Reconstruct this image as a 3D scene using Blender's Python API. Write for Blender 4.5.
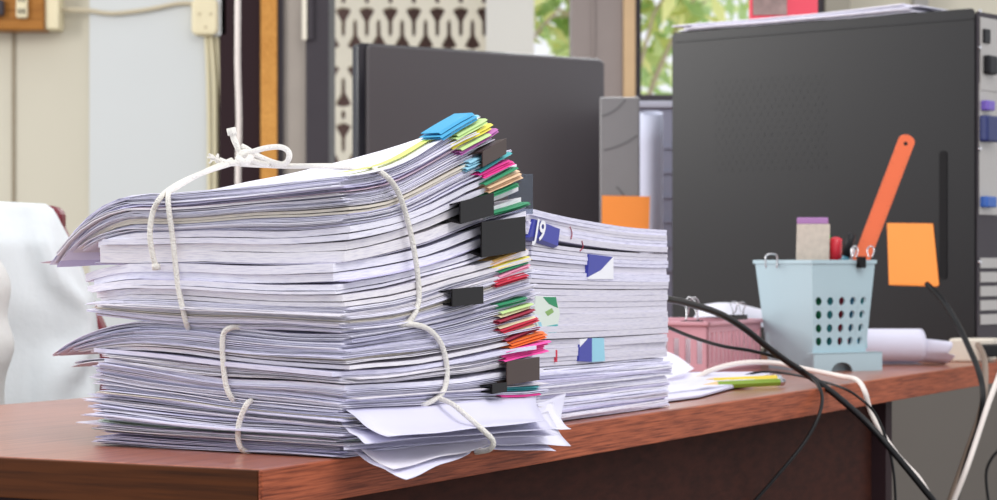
import bpy, math, random
from mathutils import Vector, noise
random.seed(7)
for o in list(bpy.data.objects): bpy.data.objects.remove(o)
S = bpy.context.scene
COL = S.collection
F = 2250.0; CX = 498.5; HY = 265.0          # focal length in pixels, horizon row
ZD = 0.75; CZ = ZD + 0.11                    # desk top height, eye height

# ---------------------------------------------------------------- camera
cam = bpy.data.cameras.new('camera'); co = bpy.data.objects.new('camera', cam); COL.objects.link(co)
co.location = (0, 0, CZ); co.rotation_euler = (math.pi/2, 0, 0)
cam.sensor_width = 36; cam.lens = F/997*36; cam.shift_y = (HY-250)/997
cam.clip_start = 0.05; cam.clip_end = 100
cam.dof.use_dof = True; cam.dof.focus_distance = 1.42; cam.dof.aperture_fstop = 20
S.camera = co
# ---------------------------------------------------------------- light
w = bpy.data.worlds.new('world'); S.world = w; w.use_nodes = True
bg = w.node_tree.nodes['Background']; bg.inputs[0].default_value = (0.93, 0.95, 1.0, 1); bg.inputs[1].default_value = 0.92
def area(name, loc, target, sx, sy, power, col):
    l = bpy.data.lights.new(name, 'AREA'); l.shape = 'RECTANGLE'; l.size = sx; l.size_y = sy; l.energy = power; l.color = col
    o = bpy.data.objects.new(name, l); COL.objects.link(o); o.location = loc
    o.rotation_euler = (Vector(target)-Vector(loc)).to_track_quat('-Z', 'Y').to_euler(); return o
area('left_fill_light', (-2.6, 2.62, 1.85), (0.3, 2.3, 0.9), 1.2, 1.2, 52, (1, 0.98, 0.95))  # added lamp, no window modelled here; its reflection brightens the case panel
area('ceiling_daylight', (0.9, 0.3, 2.9), (0.1, 1.6, 0.8), 1.6, 1.6, 34, (1, 0.97, 0.94))
area('back_window_daylight', (0.55, 4.7, 2.0), (0.1, 1.5, 0.8), 1.0, 0.8, 18, (0.96, 0.98, 1))
S.view_settings.view_transform = 'Standard'; S.view_settings.look = 'None'
S.view_settings.gamma = 1; S.view_settings.exposure = 0.2; S.view_settings.use_curve_mapping = False

# ---------------------------------------------------------------- helpers
def P(px, py, Y): return Vector(((px-CX)*Y/F, Y, CZ-(py-HY)*Y/F))
def D(px, py, dz=0): 
    Y = (CZ-ZD-dz)*F/(py-HY); return Vector(((px-CX)*Y/F, Y, ZD+dz))
def proj(p): return (CX+F*p[0]/p[1], HY-(p[2]-CZ)*F/p[1])
def lin(c): 
    c = c/255.0; return c/12.92 if c < .04045 else ((c+.055)/1.055)**2.4
def rgb(r, g, b): return (lin(r), lin(g), lin(b), 1)
MATS = {}
def mat(name, col, rough=0.6, metal=0, spec=0.5, var=0.06, scale=25, bump=0.0, trans=0, coat=0):
    if name in MATS: return MATS[name]
    m = bpy.data.materials.new(name); m.use_nodes = True; MATS[name] = m
    nt = m.node_tree; b = nt.nodes['Principled BSDF']
    tc = nt.nodes.new('ShaderNodeTexCoord'); n = nt.nodes.new('ShaderNodeTexNoise'); n.inputs['Scale'].default_value = scale
    n.inputs['Detail'].default_value = 3
    nt.links.new(tc.outputs['Object'], n.inputs['Vector'])
    mr = nt.nodes.new('ShaderNodeMapRange'); mr.inputs['To Min'].default_value = 1-var; mr.inputs['To Max'].default_value = 1+var
    nt.links.new(n.outputs['Fac'], mr.inputs['Value'])
    vm = nt.nodes.new('ShaderNodeVectorMath'); vm.operation = 'SCALE'; vm.inputs[0].default_value = col[:3]
    nt.links.new(mr.outputs[0], vm.inputs['Scale']); nt.links.new(vm.outputs[0], b.inputs['Base Color'])
    b.inputs['Roughness'].default_value = rough; b.inputs['Metallic'].default_value = metal
    b.inputs['Specular IOR Level'].default_value = spec
    b.inputs['Coat Weight'].default_value = coat
    if trans: b.inputs['Transmission Weight'].default_value = trans
    if bump:
        bp = nt.nodes.new('ShaderNodeBump'); bp.inputs['Strength'].default_value = bump; bp.inputs['Distance'].default_value = 0.01
        nt.links.new(n.outputs['Fac'], bp.inputs['Height']); nt.links.new(bp.outputs[0], b.inputs['Normal'])
    return m
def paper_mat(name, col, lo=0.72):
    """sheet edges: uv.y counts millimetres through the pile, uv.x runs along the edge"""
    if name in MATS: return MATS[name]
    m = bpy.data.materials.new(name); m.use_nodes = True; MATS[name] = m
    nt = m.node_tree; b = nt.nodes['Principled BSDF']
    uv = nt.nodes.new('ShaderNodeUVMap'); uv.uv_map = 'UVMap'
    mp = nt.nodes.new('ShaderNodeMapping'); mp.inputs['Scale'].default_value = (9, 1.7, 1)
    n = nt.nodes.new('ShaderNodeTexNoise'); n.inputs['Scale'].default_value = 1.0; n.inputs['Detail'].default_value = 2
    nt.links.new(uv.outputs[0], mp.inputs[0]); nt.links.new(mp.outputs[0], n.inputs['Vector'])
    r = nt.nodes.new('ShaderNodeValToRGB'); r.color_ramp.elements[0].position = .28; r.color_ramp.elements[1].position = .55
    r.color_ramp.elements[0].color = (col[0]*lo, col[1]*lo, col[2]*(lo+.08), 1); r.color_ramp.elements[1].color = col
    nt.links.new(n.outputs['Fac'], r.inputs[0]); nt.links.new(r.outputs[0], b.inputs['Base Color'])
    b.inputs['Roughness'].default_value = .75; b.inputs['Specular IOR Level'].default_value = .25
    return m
def wood_mat(name, c1, c2, direction, rough=.35, coat=0.0, fine=1.0):
    if name in MATS: return MATS[name]
    m = bpy.data.materials.new(name); m.use_nodes = True; MATS[name] = m
    nt = m.node_tree; b = nt.nodes['Principled BSDF']
    tc = nt.nodes.new('ShaderNodeTexCoord')
    rot = nt.nodes.new('ShaderNodeMapping'); rot.vector_type = 'POINT'
    rot.inputs['Rotation'].default_value = (0, 0, -direction)
    mp = nt.nodes.new('ShaderNodeMapping'); mp.inputs['Scale'].default_value = (6*fine, 130*fine, 190*fine)
    nt.links.new(tc.outputs['Object'], rot.inputs[0]); nt.links.new(rot.outputs[0], mp.inputs[0])
    n = nt.nodes.new('ShaderNodeTexNoise'); n.inputs['Scale'].default_value = 1.6; n.inputs['Detail'].default_value = 5; n.inputs['Roughness'].default_value = .6
    nt.links.new(mp.outputs[0], n.inputs['Vector'])
    n2 = nt.nodes.new('ShaderNodeTexNoise'); n2.inputs['Scale'].default_value = 7
    nt.links.new(rot.outputs[0], n2.inputs['Vector'])
    ad = nt.nodes.new('ShaderNodeMath'); ad.operation = 'MULTIPLY_ADD'; ad.inputs[1].default_value = .35
    nt.links.new(n2.outputs['Fac'], ad.inputs[0]); nt.links.new(n.outputs['Fac'], ad.inputs[2])
    r = nt.nodes.new('ShaderNodeValToRGB'); r.color_ramp.elements[0].position = .46; r.color_ramp.elements[1].position = .8
    r.color_ramp.elements[0].color = c1; r.color_ramp.elements[1].color = c2
    nt.links.new(ad.outputs[0], r.inputs[0]); nt.links.new(r.outputs[0], b.inputs['Base Color'])
    b.inputs['Roughness'].default_value = rough; b.inputs['Coat Weight'].default_value = coat; b.inputs['Coat Roughness'].default_value = .25
    b.inputs['Specular IOR Level'].default_value = .5 if coat else .15
    return m

class MB:
    def __init__(s): s.v = []; s.f = []; s.m = []; s.uv = []; s.mi = 0
    def face(s, idx, uv=None): s.f.append(tuple(idx)); s.uv.append(uv); s.m.append(s.mi)
    def quad(s, a, b, c, d):
        n = len(s.v); s.v += [a, b, c, d]; s.face((n, n+1, n+2, n+3))
    def hexa(s, c):      # 8 corners, bottom loop then top loop
        n = len(s.v); s.v += [Vector(p) for p in c]
        for q in ((3,2,1,0),(4,5,6,7),(0,1,5,4),(1,2,6,5),(2,3,7,6),(3,0,4,7)): s.face([n+i for i in q])
    def box(s, o, ax, ay, az):
        o = Vector(o); ax = Vector(ax); ay = Vector(ay); az = Vector(az)
        s.hexa([o, o+ax, o+ax+ay, o+ay, o+az, o+ax+az, o+ax+ay+az, o+ay+az])
    def cbox(s, x0, x1, y0, y1, z0, z1): s.box((x0,y0,z0), (x1-x0,0,0), (0,y1-y0,0), (0,0,z1-z0))
    def prism(s, poly, ext):   # closed polygon (3-D points) extruded along ext
        n = len(s.v); k = len(poly); ext = Vector(ext)
        s.v += [Vector(p) for p in poly] + [Vector(p)+ext for p in poly]
        s.face(list(range(n+k-1, n-1, -1))); s.face(list(range(n+k, n+2*k)))
        for i in range(k): j = (i+1) % k; s.face((n+i, n+j, n+k+j, n+k+i))
    def tube(s, pts, r, seg=8, smooth=3, cap=True, flat=None):
        pts = [Vector(p) for p in pts]
        if smooth and len(pts) > 2: pts = spline(pts, smooth)
        rs = r if callable(r) else (lambda t: r)
        n0 = len(s.v); prev = None
        for i, p in enumerate(pts):
            t = (pts[min(i+1, len(pts)-1)]-pts[max(i-1, 0)])
            if t.length < 1e-9: t = Vector((0,0,1))
            t.normalize()
            if prev is None:
                up = Vector((0,0,1)) if abs(t.z) < .9 else Vector((1,0,0)); x = t.cross(up).normalized()
            else:
                x = (prev - t*prev.dot(t)).normalized()
            prev = x; y = t.cross(x); rr = rs(i/(len(pts)-1))
            for k in range(seg):
                a = 2*math.pi*k/seg; s.v.append(p+x*math.cos(a)*rr+y*math.sin(a)*rr)
        for i in range(len(pts)-1):
            for k in range(seg):
                a = n0+i*seg+k; b = n0+i*seg+(k+1) % seg; s.face((a, b, b+seg, a+seg))
        if cap:
            s.face([n0+k for k in range(seg-1, -1, -1)]); e = n0+(len(pts)-1)*seg; s.face([e+k for k in range(seg)])
    def build(s, name, mats, parent=None, smooth=False, bevel=0, kind=None, label=None, cat=None, group=None):
        me = bpy.data.meshes.new(name)
        if parent is not None: org = parent['_org'] if '_org' in parent else parent.location
        else:
            xs = [p[0] for p in s.v]; ys = [p[1] for p in s.v]; zs = [p[2] for p in s.v]
            org = ((min(xs)+max(xs))/2, (min(ys)+max(ys))/2, min(zs))
        org = Vector(org[:])
        me.from_pydata([tuple(Vector(p)-org) for p in s.v], [], s.f)
        if any(s.uv):
            ul = me.uv_layers.new(name='UVMap')
            for p, uv in zip(me.polygons, s.uv):
                if uv:
                    for li, c in zip(p.loop_indices, uv): ul.data[li].uv = c
        if not isinstance(mats, (list, tuple)): mats = [mats]
        for m in mats: me.materials.append(m)
        for p, mi in zip(me.polygons, s.m): p.material_index = mi; p.use_smooth = smooth
        me.validate(); me.update()
        o = bpy.data.objects.new(name, me); COL.objects.link(o)
        ORG[o.name] = org
        if parent is not None:
            o.parent = parent
            # child origin sits where the parent's origin is
        else: o.location = org
        if bevel:
            b = o.modifiers.new('bevel', 'BEVEL'); b.width = bevel; b.segments = 3; b.limit_method = 'ANGLE'; b.harden_normals = False
        if kind: o['kind'] = kind
        if label: o['label'] = label
        if cat: o['category'] = cat
        if group: o['group'] = group
        o['_org'] = tuple(org)
        return o
ORG = {}
def thing(name, loc, label, cat, group=None):
    o = bpy.data.objects.new(name, None); COL.objects.link(o); o.location = loc; o.empty_display_size = .02
    o['label'] = label; o['category'] = cat; o['_org'] = tuple(loc)
    if group: o['group'] = group
    return o
def spline(p, n):
    out = []
    for i in range(len(p)-1):
        p0 = p[max(i-1, 0)]; p1 = p[i]; p2 = p[i+1]; p3 = p[min(i+2, len(p)-1)]
        for k in range(n+1 if i == len(p)-2 else n):
            t = k/n
            out.append(.5*((2*p1)+(p2-p0)*t+(2*p0-5*p1+4*p2-p3)*t*t+(3*p1-p0-3*p2+p3)*t**3))
    return out
def interp(tab, x):
    if x <= tab[0][0]:
        (x0, y0), (x1, y1) = tab[0], tab[1]; return y0+(y1-y0)*(x-x0)/(x1-x0)*.5
    for (x0, y0), (x1, y1) in zip(tab, tab[1:]):
        if x <= x1: t = (x-x0)/(x1-x0); return y0+(y1-y0)*t
    (x0, y0), (x1, y1) = tab[-2], tab[-1]; return y1+(y1-y0)*(x-x1)/(x1-x0)
def sm(tab, x, h=.012): return (interp(tab, x-h)+2*interp(tab, x)+interp(tab, x+h))/4
def nz(*a): return noise.noise(Vector(a))
def lerp(a, b, t): return a+(b-a)*t
def rrect(w, h, r, n=5):
    out = []
    for cx, cy, a0 in ((w/2-r, h/2-r, 0), (-w/2+r, h/2-r, 90), (-w/2+r, -h/2+r, 180), (w/2-r, -h/2+r, 270)):
        for k in range(n+1):
            a = math.radians(a0+90*k/n); out.append((cx+r*math.cos(a), cy+r*math.sin(a)))
    return out
def text_faces(mb, body, org, ux, uz, size, out, shear=0):
    cu = bpy.data.curves.new('t', 'FONT'); cu.body = body; cu.size = 1; cu.resolution_u = 3; cu.offset = .02
    to = bpy.data.objects.new('t', cu); COL.objects.link(to); bpy.context.view_layer.update()
    me = bpy.data.meshes.new_from_object(to.evaluated_get(bpy.context.evaluated_depsgraph_get()))
    n = len(mb.v)
    for v in me.vertices: mb.v.append(Vector(org)+Vector(ux)*(v.co.x+shear*v.co.y)*size+Vector(uz)*v.co.y*size+Vector(out))
    for p in me.polygons: mb.face([n+i for i in p.vertices])
    bpy.data.objects.remove(to); bpy.data.curves.remove(cu)

EL = Vector((-.889, .458, 0)); ER = Vector((.458, .889, 0)); UZ = Vector((0, 0, 1))   # desk axes (short, long)
DC = Vector((-.1266, 1.207, ZD))                                                   # near corner of the desk
def desk_edge(t): return DC+ER*t

# ---------------------------------------------------------------- materials
M_cream = mat('cream_wall_paint', rgb(205, 199, 181), .8, scale=3, var=.07, bump=.02)
M_board = mat('white_board_paint', rgb(205, 208, 207), .6, scale=2, var=.03)
M_dark = mat('dark_stained_wood', rgb(44, 28, 32), .6, scale=8, spec=.15)
M_amber = wood_mat('amber_wood', rgb(178, 118, 52), rgb(214, 156, 82), math.pi/2, .4)
M_beige = mat('beige_frame_paint', rgb(172, 162, 152), .6)
M_charcoal = mat('charcoal_frame_paint', rgb(64, 59, 64), .5, spec=.2)
M_taupe = mat('taupe_frame_paint', rgb(138, 126, 121), .55)
M_tan = mat('tan_frame_wood', rgb(196, 164, 124), .5)
M_grey = mat('shaded_grey_lower_wall', rgb(104, 98, 92), .8, scale=4)  # shade over the lower wall is mixed into this dim grey
M_conc = mat('cream_concrete', rgb(232, 224, 206), .8, scale=10)
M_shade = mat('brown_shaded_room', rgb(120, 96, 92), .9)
M_blackp = mat('black_plastic', rgb(24, 24, 27), .45, spec=.3)
M_cab = mat('black_cable_rubber', rgb(16, 16, 18), .4, spec=.3)
M_wcab = mat('white_cable_rubber', rgb(225, 215, 208), .45)
M_ivory = mat('ivory_plastic', rgb(226, 214, 178), .45)
M_conduit = mat('ivory_cable_sheath', rgb(214, 204, 170), .5)
M_steel = mat('bright_steel', rgb(205, 205, 208), .25, metal=1)
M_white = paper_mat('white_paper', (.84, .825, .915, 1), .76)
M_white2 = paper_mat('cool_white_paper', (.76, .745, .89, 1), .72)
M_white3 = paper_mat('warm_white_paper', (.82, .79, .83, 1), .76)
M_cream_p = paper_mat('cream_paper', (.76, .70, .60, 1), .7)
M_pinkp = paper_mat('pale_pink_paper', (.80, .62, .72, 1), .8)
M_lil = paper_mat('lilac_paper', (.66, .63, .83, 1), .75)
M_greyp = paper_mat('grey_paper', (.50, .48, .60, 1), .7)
M_twine = mat('white_cotton_twine', rgb(240, 236, 228), .8, scale=900, var=.12, bump=.5)
M_clip = mat('black_clip_enamel', rgb(20, 17, 18), .3, spec=.18)
M_bronze = mat('bronze_sheen_clip_enamel', rgb(70, 55, 50), .3, metal=.3, spec=.3)
M_dtop = wood_mat('glossy_red_brown_wood', rgb(134, 72, 50), rgb(172, 104, 78), math.atan2(.889, .458), .28, .35)
M_dedge = wood_mat('open_grain_red_wood_edge', rgb(92, 42, 30), rgb(174, 94, 64), math.atan2(.889, .458), .5, 0, 2.4)
M_dedge2 = wood_mat('dark_brown_wood_edge', rgb(56, 28, 10), rgb(88, 46, 18), math.atan2(.458, -.889), .5)
M_dpanel = wood_mat('dark_brown_panel', rgb(46, 23, 18), rgb(64, 32, 24), math.pi/2, .75, 0, .5)

# ---------------------------------------------------------------- setting
YW = 5.0
def wx(px, Y=YW): return (px-CX)*Y/F
def wz(py, Y=YW): return CZ-(py-HY)*Y/F
mb = MB(); mb.cbox(-3.2, 3.4, -1.5, 5.3, -.06, 0)
mb.build('floor', mat('grey_terrazzo', rgb(140, 134, 128), .4, scale=60), kind='structure')
ztop = 2.7
mb = MB()
mb.cbox(-3.2, wx(318), YW, YW+.15, 0, ztop)
mb.cbox(wx(318), wx(572), YW, YW+.15, 0, wz(240)); mb.cbox(wx(318), wx(572), YW, YW+.15, 2.3, ztop)
mb.cbox(wx(572), wx(638), YW, YW+.15, 0, ztop)
mb.cbox(wx(638), wx(822), YW, YW+.15, 0, wz(104)); mb.cbox(wx(638), wx(822), YW, YW+.15, 2.3, ztop)
mb.cbox(wx(822), 3.4, YW, YW+.15, 0, ztop)
mb.build('wall_back', M_cream, kind='structure')
mb = MB(); mb.cbox(wx(560), 3.4, YW-.02, YW-.001, 0, wz(310)); mb.build('wall_lower', M_grey, kind='structure')
mb = MB(); mb.cbox(wx(91), wx(214), YW-.02, YW-.001, 0, ztop); mb.build('trim_1', M_board, kind='structure')      # white board panel
mb = MB(); mb.cbox(wx(12), wx(15.5), YW-.004, YW-.0005, 0, ztop); mb.build('trim_2', mat('brown_joint', rgb(150, 138, 118), .8), kind='structure')
mb = MB(); mb.cbox(wx(222), wx(264), YW-.05, YW-.001, 0, ztop); dr = mb.build('door_1', M_dark, kind='structure', bevel=.004)
mb = MB(); mb.cbox(wx(264), wx(280), YW-.07, YW-.001, 0, ztop); mb.build('trim_3', M_amber, kind='structure')
mb = MB(); mb.cbox(wx(280), wx(286), YW-.06, YW-.001, 0, ztop); mb.build('trim_4', M_charcoal, kind='structure')
mb = MB(); mb.cbox(wx(286), wx(309), YW-.05, YW-.001, 0, ztop); mb.build('trim_5', M_beige, kind='structure')
mb = MB(); mb.cbox(wx(309), wx(332), YW-.09, YW+.1, 0, ztop); mb.cbox(wx(311), wx(317), YW-.1, YW-.09, wz(45), ztop)
mb.build('window_1', M_charcoal, kind='structure', bevel=.004)
mb = MB(); mb.cbox(wx(306), wx(310.5), YW-.1, YW-.091, wz(44), ztop); mb.build('trim_6', M_conc, kind='structure')
mb = MB(); mb.cbox(wx(571), wx(622), YW-.05, YW+.12, wz(240), ztop); mb.cbox(wx(591), wx(594), YW-.055, YW-.05, wz(240), ztop)
mb.build('trim_7', M_taupe, kind='structure', bevel=.003)
mb = MB(); mb.cbox(wx(622), wx(634), YW-.06, YW+.12, wz(104), ztop); mb.build('trim_8', M_tan, kind='structure', bevel=.003)
mb = MB(); mb.cbox(wx(634), wx(640), YW-.04, YW+.12, wz(104), ztop); mb.cbox(wx(634), wx(826), YW-.08, YW+.12, wz(104), wz(97)); mb.cbox(wx(814), wx(822), YW-.04, YW+.12, wz(104), ztop)
mb.build('window_2', M_charcoal, kind='structure', bevel=.003)
mb = MB(); mb.cbox(wx(822), wx(846), YW-.06, YW-.001, 0, ztop); mb.build('trim_9', mat('olive_grey_frame', rgb(148, 142, 128), .6), kind='structure')
mb = MB(); mb.cbox(wx(911), wx(925), YW-.04, YW-.001, wz(110), ztop); mb.build('trim_10', mat('grey_pipe_box', rgb(150, 147, 142), .6), kind='structure')

# outside: perforated screen wall, trees
YL = 8.0
def lw(o):
    o = abs((o+58) % 116-58)
    return interp([(0, 2.2), (3.4, 2.2), (4.2, 0), (8, 0), (9, 5.5), (11, 8.2), (14, 6.6), (22, 2.1), (35, 1.9), (38, 0), (60, 0)], o)
scr = thing('screen_wall', (wx(410, YL), YL, 0), 'cream perforated concrete screen wall seen outside through the left window', 'screen wall')
mb = MB(); step = 11.75; x0 = 331.5
ys = [(-130+i*1.5) for i in range(250)]
for c in range(-2, 14):
    xa = x0+c*step; xb = xa+step
    ca = -1 if (c % 2) else 57; cb = 57 if (c % 2) else -1
    L = []; 
    for y in ys:
        wa = lw(y-ca); wb = lw(y-cb); l = xa+wa; r = xb-wb
        if r-l < 2.2: mid = (l+r)/2; l = mid-1.1; r = mid+1.1
        L.append((l, r, y))
    n = len(mb.v)
    for l, r, y in L:
        z = wz(y, YL)
        mb.v += [Vector((wx(l, YL), YL, z)), Vector((wx(r, YL), YL, z)), Vector((wx(r, YL), YL+.06, z)), Vector((wx(l, YL), YL+.06, z))]
    for i in range(len(L)-1):
        for k in range(4):
            a = n+i*4+k; b = n+i*4+(k+1) % 4; mb.face((a, a+4, b+4, b))
mb.build('lattice', M_conc, scr)
mb = MB(); mb.cbox(wx(486, YL), wx(534, YL), YL-.05, YL+.4, 0, 4.0); mb.build('pillar', mat('pale_pillar_render', rgb(232, 228, 220), .8, scale=3), scr)
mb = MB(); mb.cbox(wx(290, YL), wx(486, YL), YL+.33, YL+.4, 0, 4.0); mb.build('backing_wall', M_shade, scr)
def tree(name, cx, cy, cz, rad, n, seed, label, cols):
    t = thing(name, (cx, cy, 0), label, 'tree', 'trees outside the window'); rnd = random.Random(seed)
    tr = MB(); tr.tube([(cx, cy, 0), (cx+.05, cy, cz*.5), (cx-.05, cy, cz)], lambda q: .045-.025*q, 8)
    for k in range(9):
        a = rnd.uniform(0, 6.28); tr.tube([(cx, cy, cz*.6), (cx+math.cos(a)*rad*.4, cy+math.sin(a)*rad*.4, cz), (cx+math.cos(a)*rad*.9, cy+math.sin(a)*rad*.7, cz+rnd.uniform(-.4, .9)*rad)], lambda q: .012-.008*q, 6)
    tr.build('trunk', mat('grey_brown_bark', rgb(190, 172, 150), .9), t)
    lf = MB()
    cl = [(rnd.gauss(0, .5)*rad, rnd.gauss(0, .45)*rad, rnd.gauss(0, .55)*rad) for _ in range(26)]
    for i in range(n):
        c = cl[rnd.randrange(len(cl))]; s = rad*.17
        p = Vector((cx+c[0]+rnd.gauss(0, s), cy+c[1]+rnd.gauss(0, s), cz+c[2]+rnd.gauss(0, s)))
        d1 = Vector((rnd.gauss(0, 1), rnd.gauss(0, 1), rnd.gauss(0, 1))).normalized(); d2 = d1.orthogonal().normalized(); L = rnd.uniform(.05, .11)
        lf.mi = rnd.randrange(len(cols)); lf.quad(p-d1*L, p+d2*L*.45, p+d1*L, p-d2*L*.45)
    lf.build('foliage', cols, t)
g1 = mat('fresh_green_leaves', rgb(222, 236, 165), .6); g2 = mat('deep_green_leaves', rgb(175, 205, 130), .6); g3 = mat('yellow_green_leaves', rgb(240, 240, 160), .6)
tree('tree', .55, 10.5, 2.0, .75, 1500, 3, 'leafy green tree outside, seen left of the taupe window post', [g1, g2, g3])
tree('tree', 1.0, 12.5, 1.3, 1.1, 520, 5, 'sparse green tree outside, seen right of the taupe window post', [g1, g2, g3])

# ---------------------------------------------------------------- wall fittings
sx = thing('switch_board', P(31, 15, 4.97), 'brown wooden switch and socket board on the cream wall, cut by the left frame edge', 'switch board')
mb = MB(); mb.cbox(wx(-30), wx(50), 4.93, YW, wz(33), 1.62); mb.build('board', wood_mat('brown_varnished_board', rgb(120, 72, 24), rgb(172, 116, 54), 0, .4), sx, bevel=.004)
mb = MB(); mb.cbox(wx(50), wx(64), 4.94, YW, wz(32), 1.62); mb.build('side_cover', M_ivory, sx, bevel=.004, label='ivory plastic cover at the right end')
mb = MB(); mb.cbox(wx(24), wx(35), 4.915, 4.93, wz(22), wz(-3)); so = mb.build('socket', M_ivory, sx, bevel=.004)
mb = MB()
for y in (3, 15): mb.cbox(wx(27), wx(28.5), 4.912, 4.9155, wz(y+3), wz(y-2)); mb.cbox(wx(31), wx(32.5), 4.912, 4.9155, wz(y+3), wz(y-2))
mb.build('slot', M_blackp, so)
mb = MB(); mb.cbox(wx(-2), wx(12), 4.91, 4.93, wz(20), wz(4)); mb.build('switch', M_charcoal, sx, bevel=.005)
jb = thing('junction_box', P(213, 20, 4.95), 'ivory plastic junction box at the top of the white board panel', 'junction box')
mb = MB(); poly = rrect(26/450, 36/450, .012)
mb.prism([(wx(208)+x, YW-.06, wz(19.5)+z) for x, z in reversed(poly)], (0, .038, 0)); mb.build('cover', M_ivory, jb, bevel=.006)
mb = MB(); mb.cbox(wx(214), wx(230), YW-.05, YW-.022, wz(38), wz(0)); mb.build('backplate', M_board, jb, bevel=.003, label='white backplate')
mb = MB(); 
for x, y in ((203, 17), (214, 17), (209, 30)): mb.cbox(wx(x-.8), wx(x+.8), YW-.0625, YW-.058, wz(y+.8), wz(y-.8))
mb.build('screw', mat('brown_screw', rgb(150, 130, 90), .5), jb)
for k, (xs_, r) in enumerate((((208, 210, 211, 211), .0048), ((213, 216, 217, 217), .006), ((219, 222, 224, 223), .0048))):
    mb = MB(); mb.tube([(wx(x), YW-.03, wz(y)) for x, y in zip(xs_, (37, 80, 150, 330))], r, 8)
    mb.build('conduit_cable', M_conduit, label=['ivory cable running down from the junction box, leftmost of three', 'thicker ivory cable running down from the junction box, in the middle', 'ivory cable running down from the junction box, rightmost of three'][k], cat='cable', group='cables under the junction box')
mb = MB(); mb.tube([(wx(x), YW-.03, wz(y)) for x, y in ((64, 11), (90, 12), (115, 15), (150, 11), (180, 5), (197, 5))], .005, 8)
mb.build('wall_cable', mat('pale_tan_cable', rgb(196, 184, 158), .6), label='tan cable sagging across the wall from the switch board to the junction box', cat='cable')
mb = MB(); mb.tube([P(238, -40, 3.9), P(237.5, 60, 3.9), P(239, 120, 3.9), P(238, 200, 3.9), P(242, 330, 3.9)], .0048, 8)
mb.build('hanging_cable', M_wcab, label='white cable hanging straight down in front of the dark door', cat='cable')

# ---------------------------------------------------------------- desk
T = .0235
dk = thing('desk', DC+ER*.9+EL*.26-UZ*ZD, 'red-brown wooden desk carrying the paper stacks and the computer', 'desk')
W = .495; LD = 2.35
mb = MB(); mb.box(DC-UZ*T+ER*.003+EL*.003, ER*(LD-.003), EL*(W-.003), UZ*T); mb.build('desktop', M_dtop, dk, bevel=.0015)
mb = MB(); mb.box(DC-UZ*(T-.0003)+ER*.0, ER*LD, EL*.0029, UZ*(T-.0007)); mb.build('edge_strip', M_dedge, dk, bevel=.0008, label='open-grained long front edge')
mb = MB(); mb.box(DC-UZ*(T-.0003)+EL*.0031, EL*(W-.003), ER*.0029, UZ*(T-.0007)); mb.build('edge_strip', M_dedge2, dk, bevel=.0008, label='darker short edge')
mb = MB(); mb.box(DC+ER*.03+EL*.035-UZ*(T+.60), ER*1.13, EL*.018, UZ*.60); mb.build('front_panel', M_dpanel, dk)
mb = MB(); mb.box(DC+ER*1.16+EL*.02-UZ*ZD, ER*.02, EL*(W-.05), UZ*(ZD-T)); mb.build('side_panel', M_dark, dk)
mb = MB(); mb.box(DC+ER*.03+EL*.055-UZ*ZD, ER*.02, EL*(W-.09), UZ*(ZD-T)); mb.build('side_panel', M_dark, dk)
for t_, s_ in ((2.28, .02), (2.28, W-.07)):
    mb = MB(); mb.box(DC+ER*t_+EL*s_-UZ*ZD, ER*.05, EL*.05, UZ*(ZD-T)); mb.build('leg', M_dark, dk)
# second desk, butted against the back edge
B0 = DC+EL*(W+.012)
d2 = thing('side_desk', B0+ER*1.45+EL*.25-UZ*ZD, 'second brown desk behind the tall stack, under the monitor', 'desk')
mb = MB(); mb.box(B0+ER*1.15-UZ*T, ER*1.08, EL*.46, UZ*T); mb.build('desktop', M_dtop, d2, bevel=.0015)
for t_, s_ in ((1.17, .02), (1.17, .39), (2.15, .02), (2.15, .39)):
    mb = MB(); mb.box(B0+ER*t_+EL*s_-UZ*ZD, ER*.05, EL*.05, UZ*(ZD-T)); mb.build('leg', M_dark, d2)

# ---------------------------------------------------------------- tied bundles
O1 = Vector((-.087, 1.282, ZD)); AL = Vector((-.857, .515, 0)); AR = Vector((.515, .857, 0))
LA = .186; LB = .222
def b_of(px): p = (px-CX)/F; return (.087+1.282*p)/(.515-.857*p)
def a_of(px): p = (px-CX)/F; return (-.087-1.282*p)/(.857+.515*p)
def profR(t): return [(b_of(x), P(x, y, (O1+AR*b_of(x)).y).z-ZD) for x, y in t]
def profL(t): return [(a_of(x), P(x, y, (O1+AL*a_of(x)).y).z-ZD) for x, y in sorted(t, reverse=True)]
RI = [(345, 334), (385, 330), (420, 322), (470, 309), (500, 300), (535, 291)]
LI = [(345, 334), (280, 331), (185, 325), (105, 318)]
RT = [(345, 176), (380, 171), (410, 160), (440, 145), (470, 128), (500, 114)]
LT = [(345, 176), (254, 185), (162, 194), (94, 192)]
RB = [(345, 410), (420, 407), (500, 403), (547, 399)]
LBt = [(345, 410), (225, 398), (105, 380)]
class Surf:
    def __init__(s, r, l, k=.5): s.r = profR(r); s.l = profL(l); s.z0 = s.r[0][1]; s.k = k
    def z(s, a, b): return sm(s.l, a)+(sm(s.r, b)-s.z0)*(1-s.k*max(0, min(1.2, a/LA)))
class Flat:
    def z(s, a, b): return 0.0008
F0 = Flat(); F1 = Surf(RB, LBt); F2 = Surf(RI, LI); F3 = Surf(RT, LT, .80)
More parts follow.
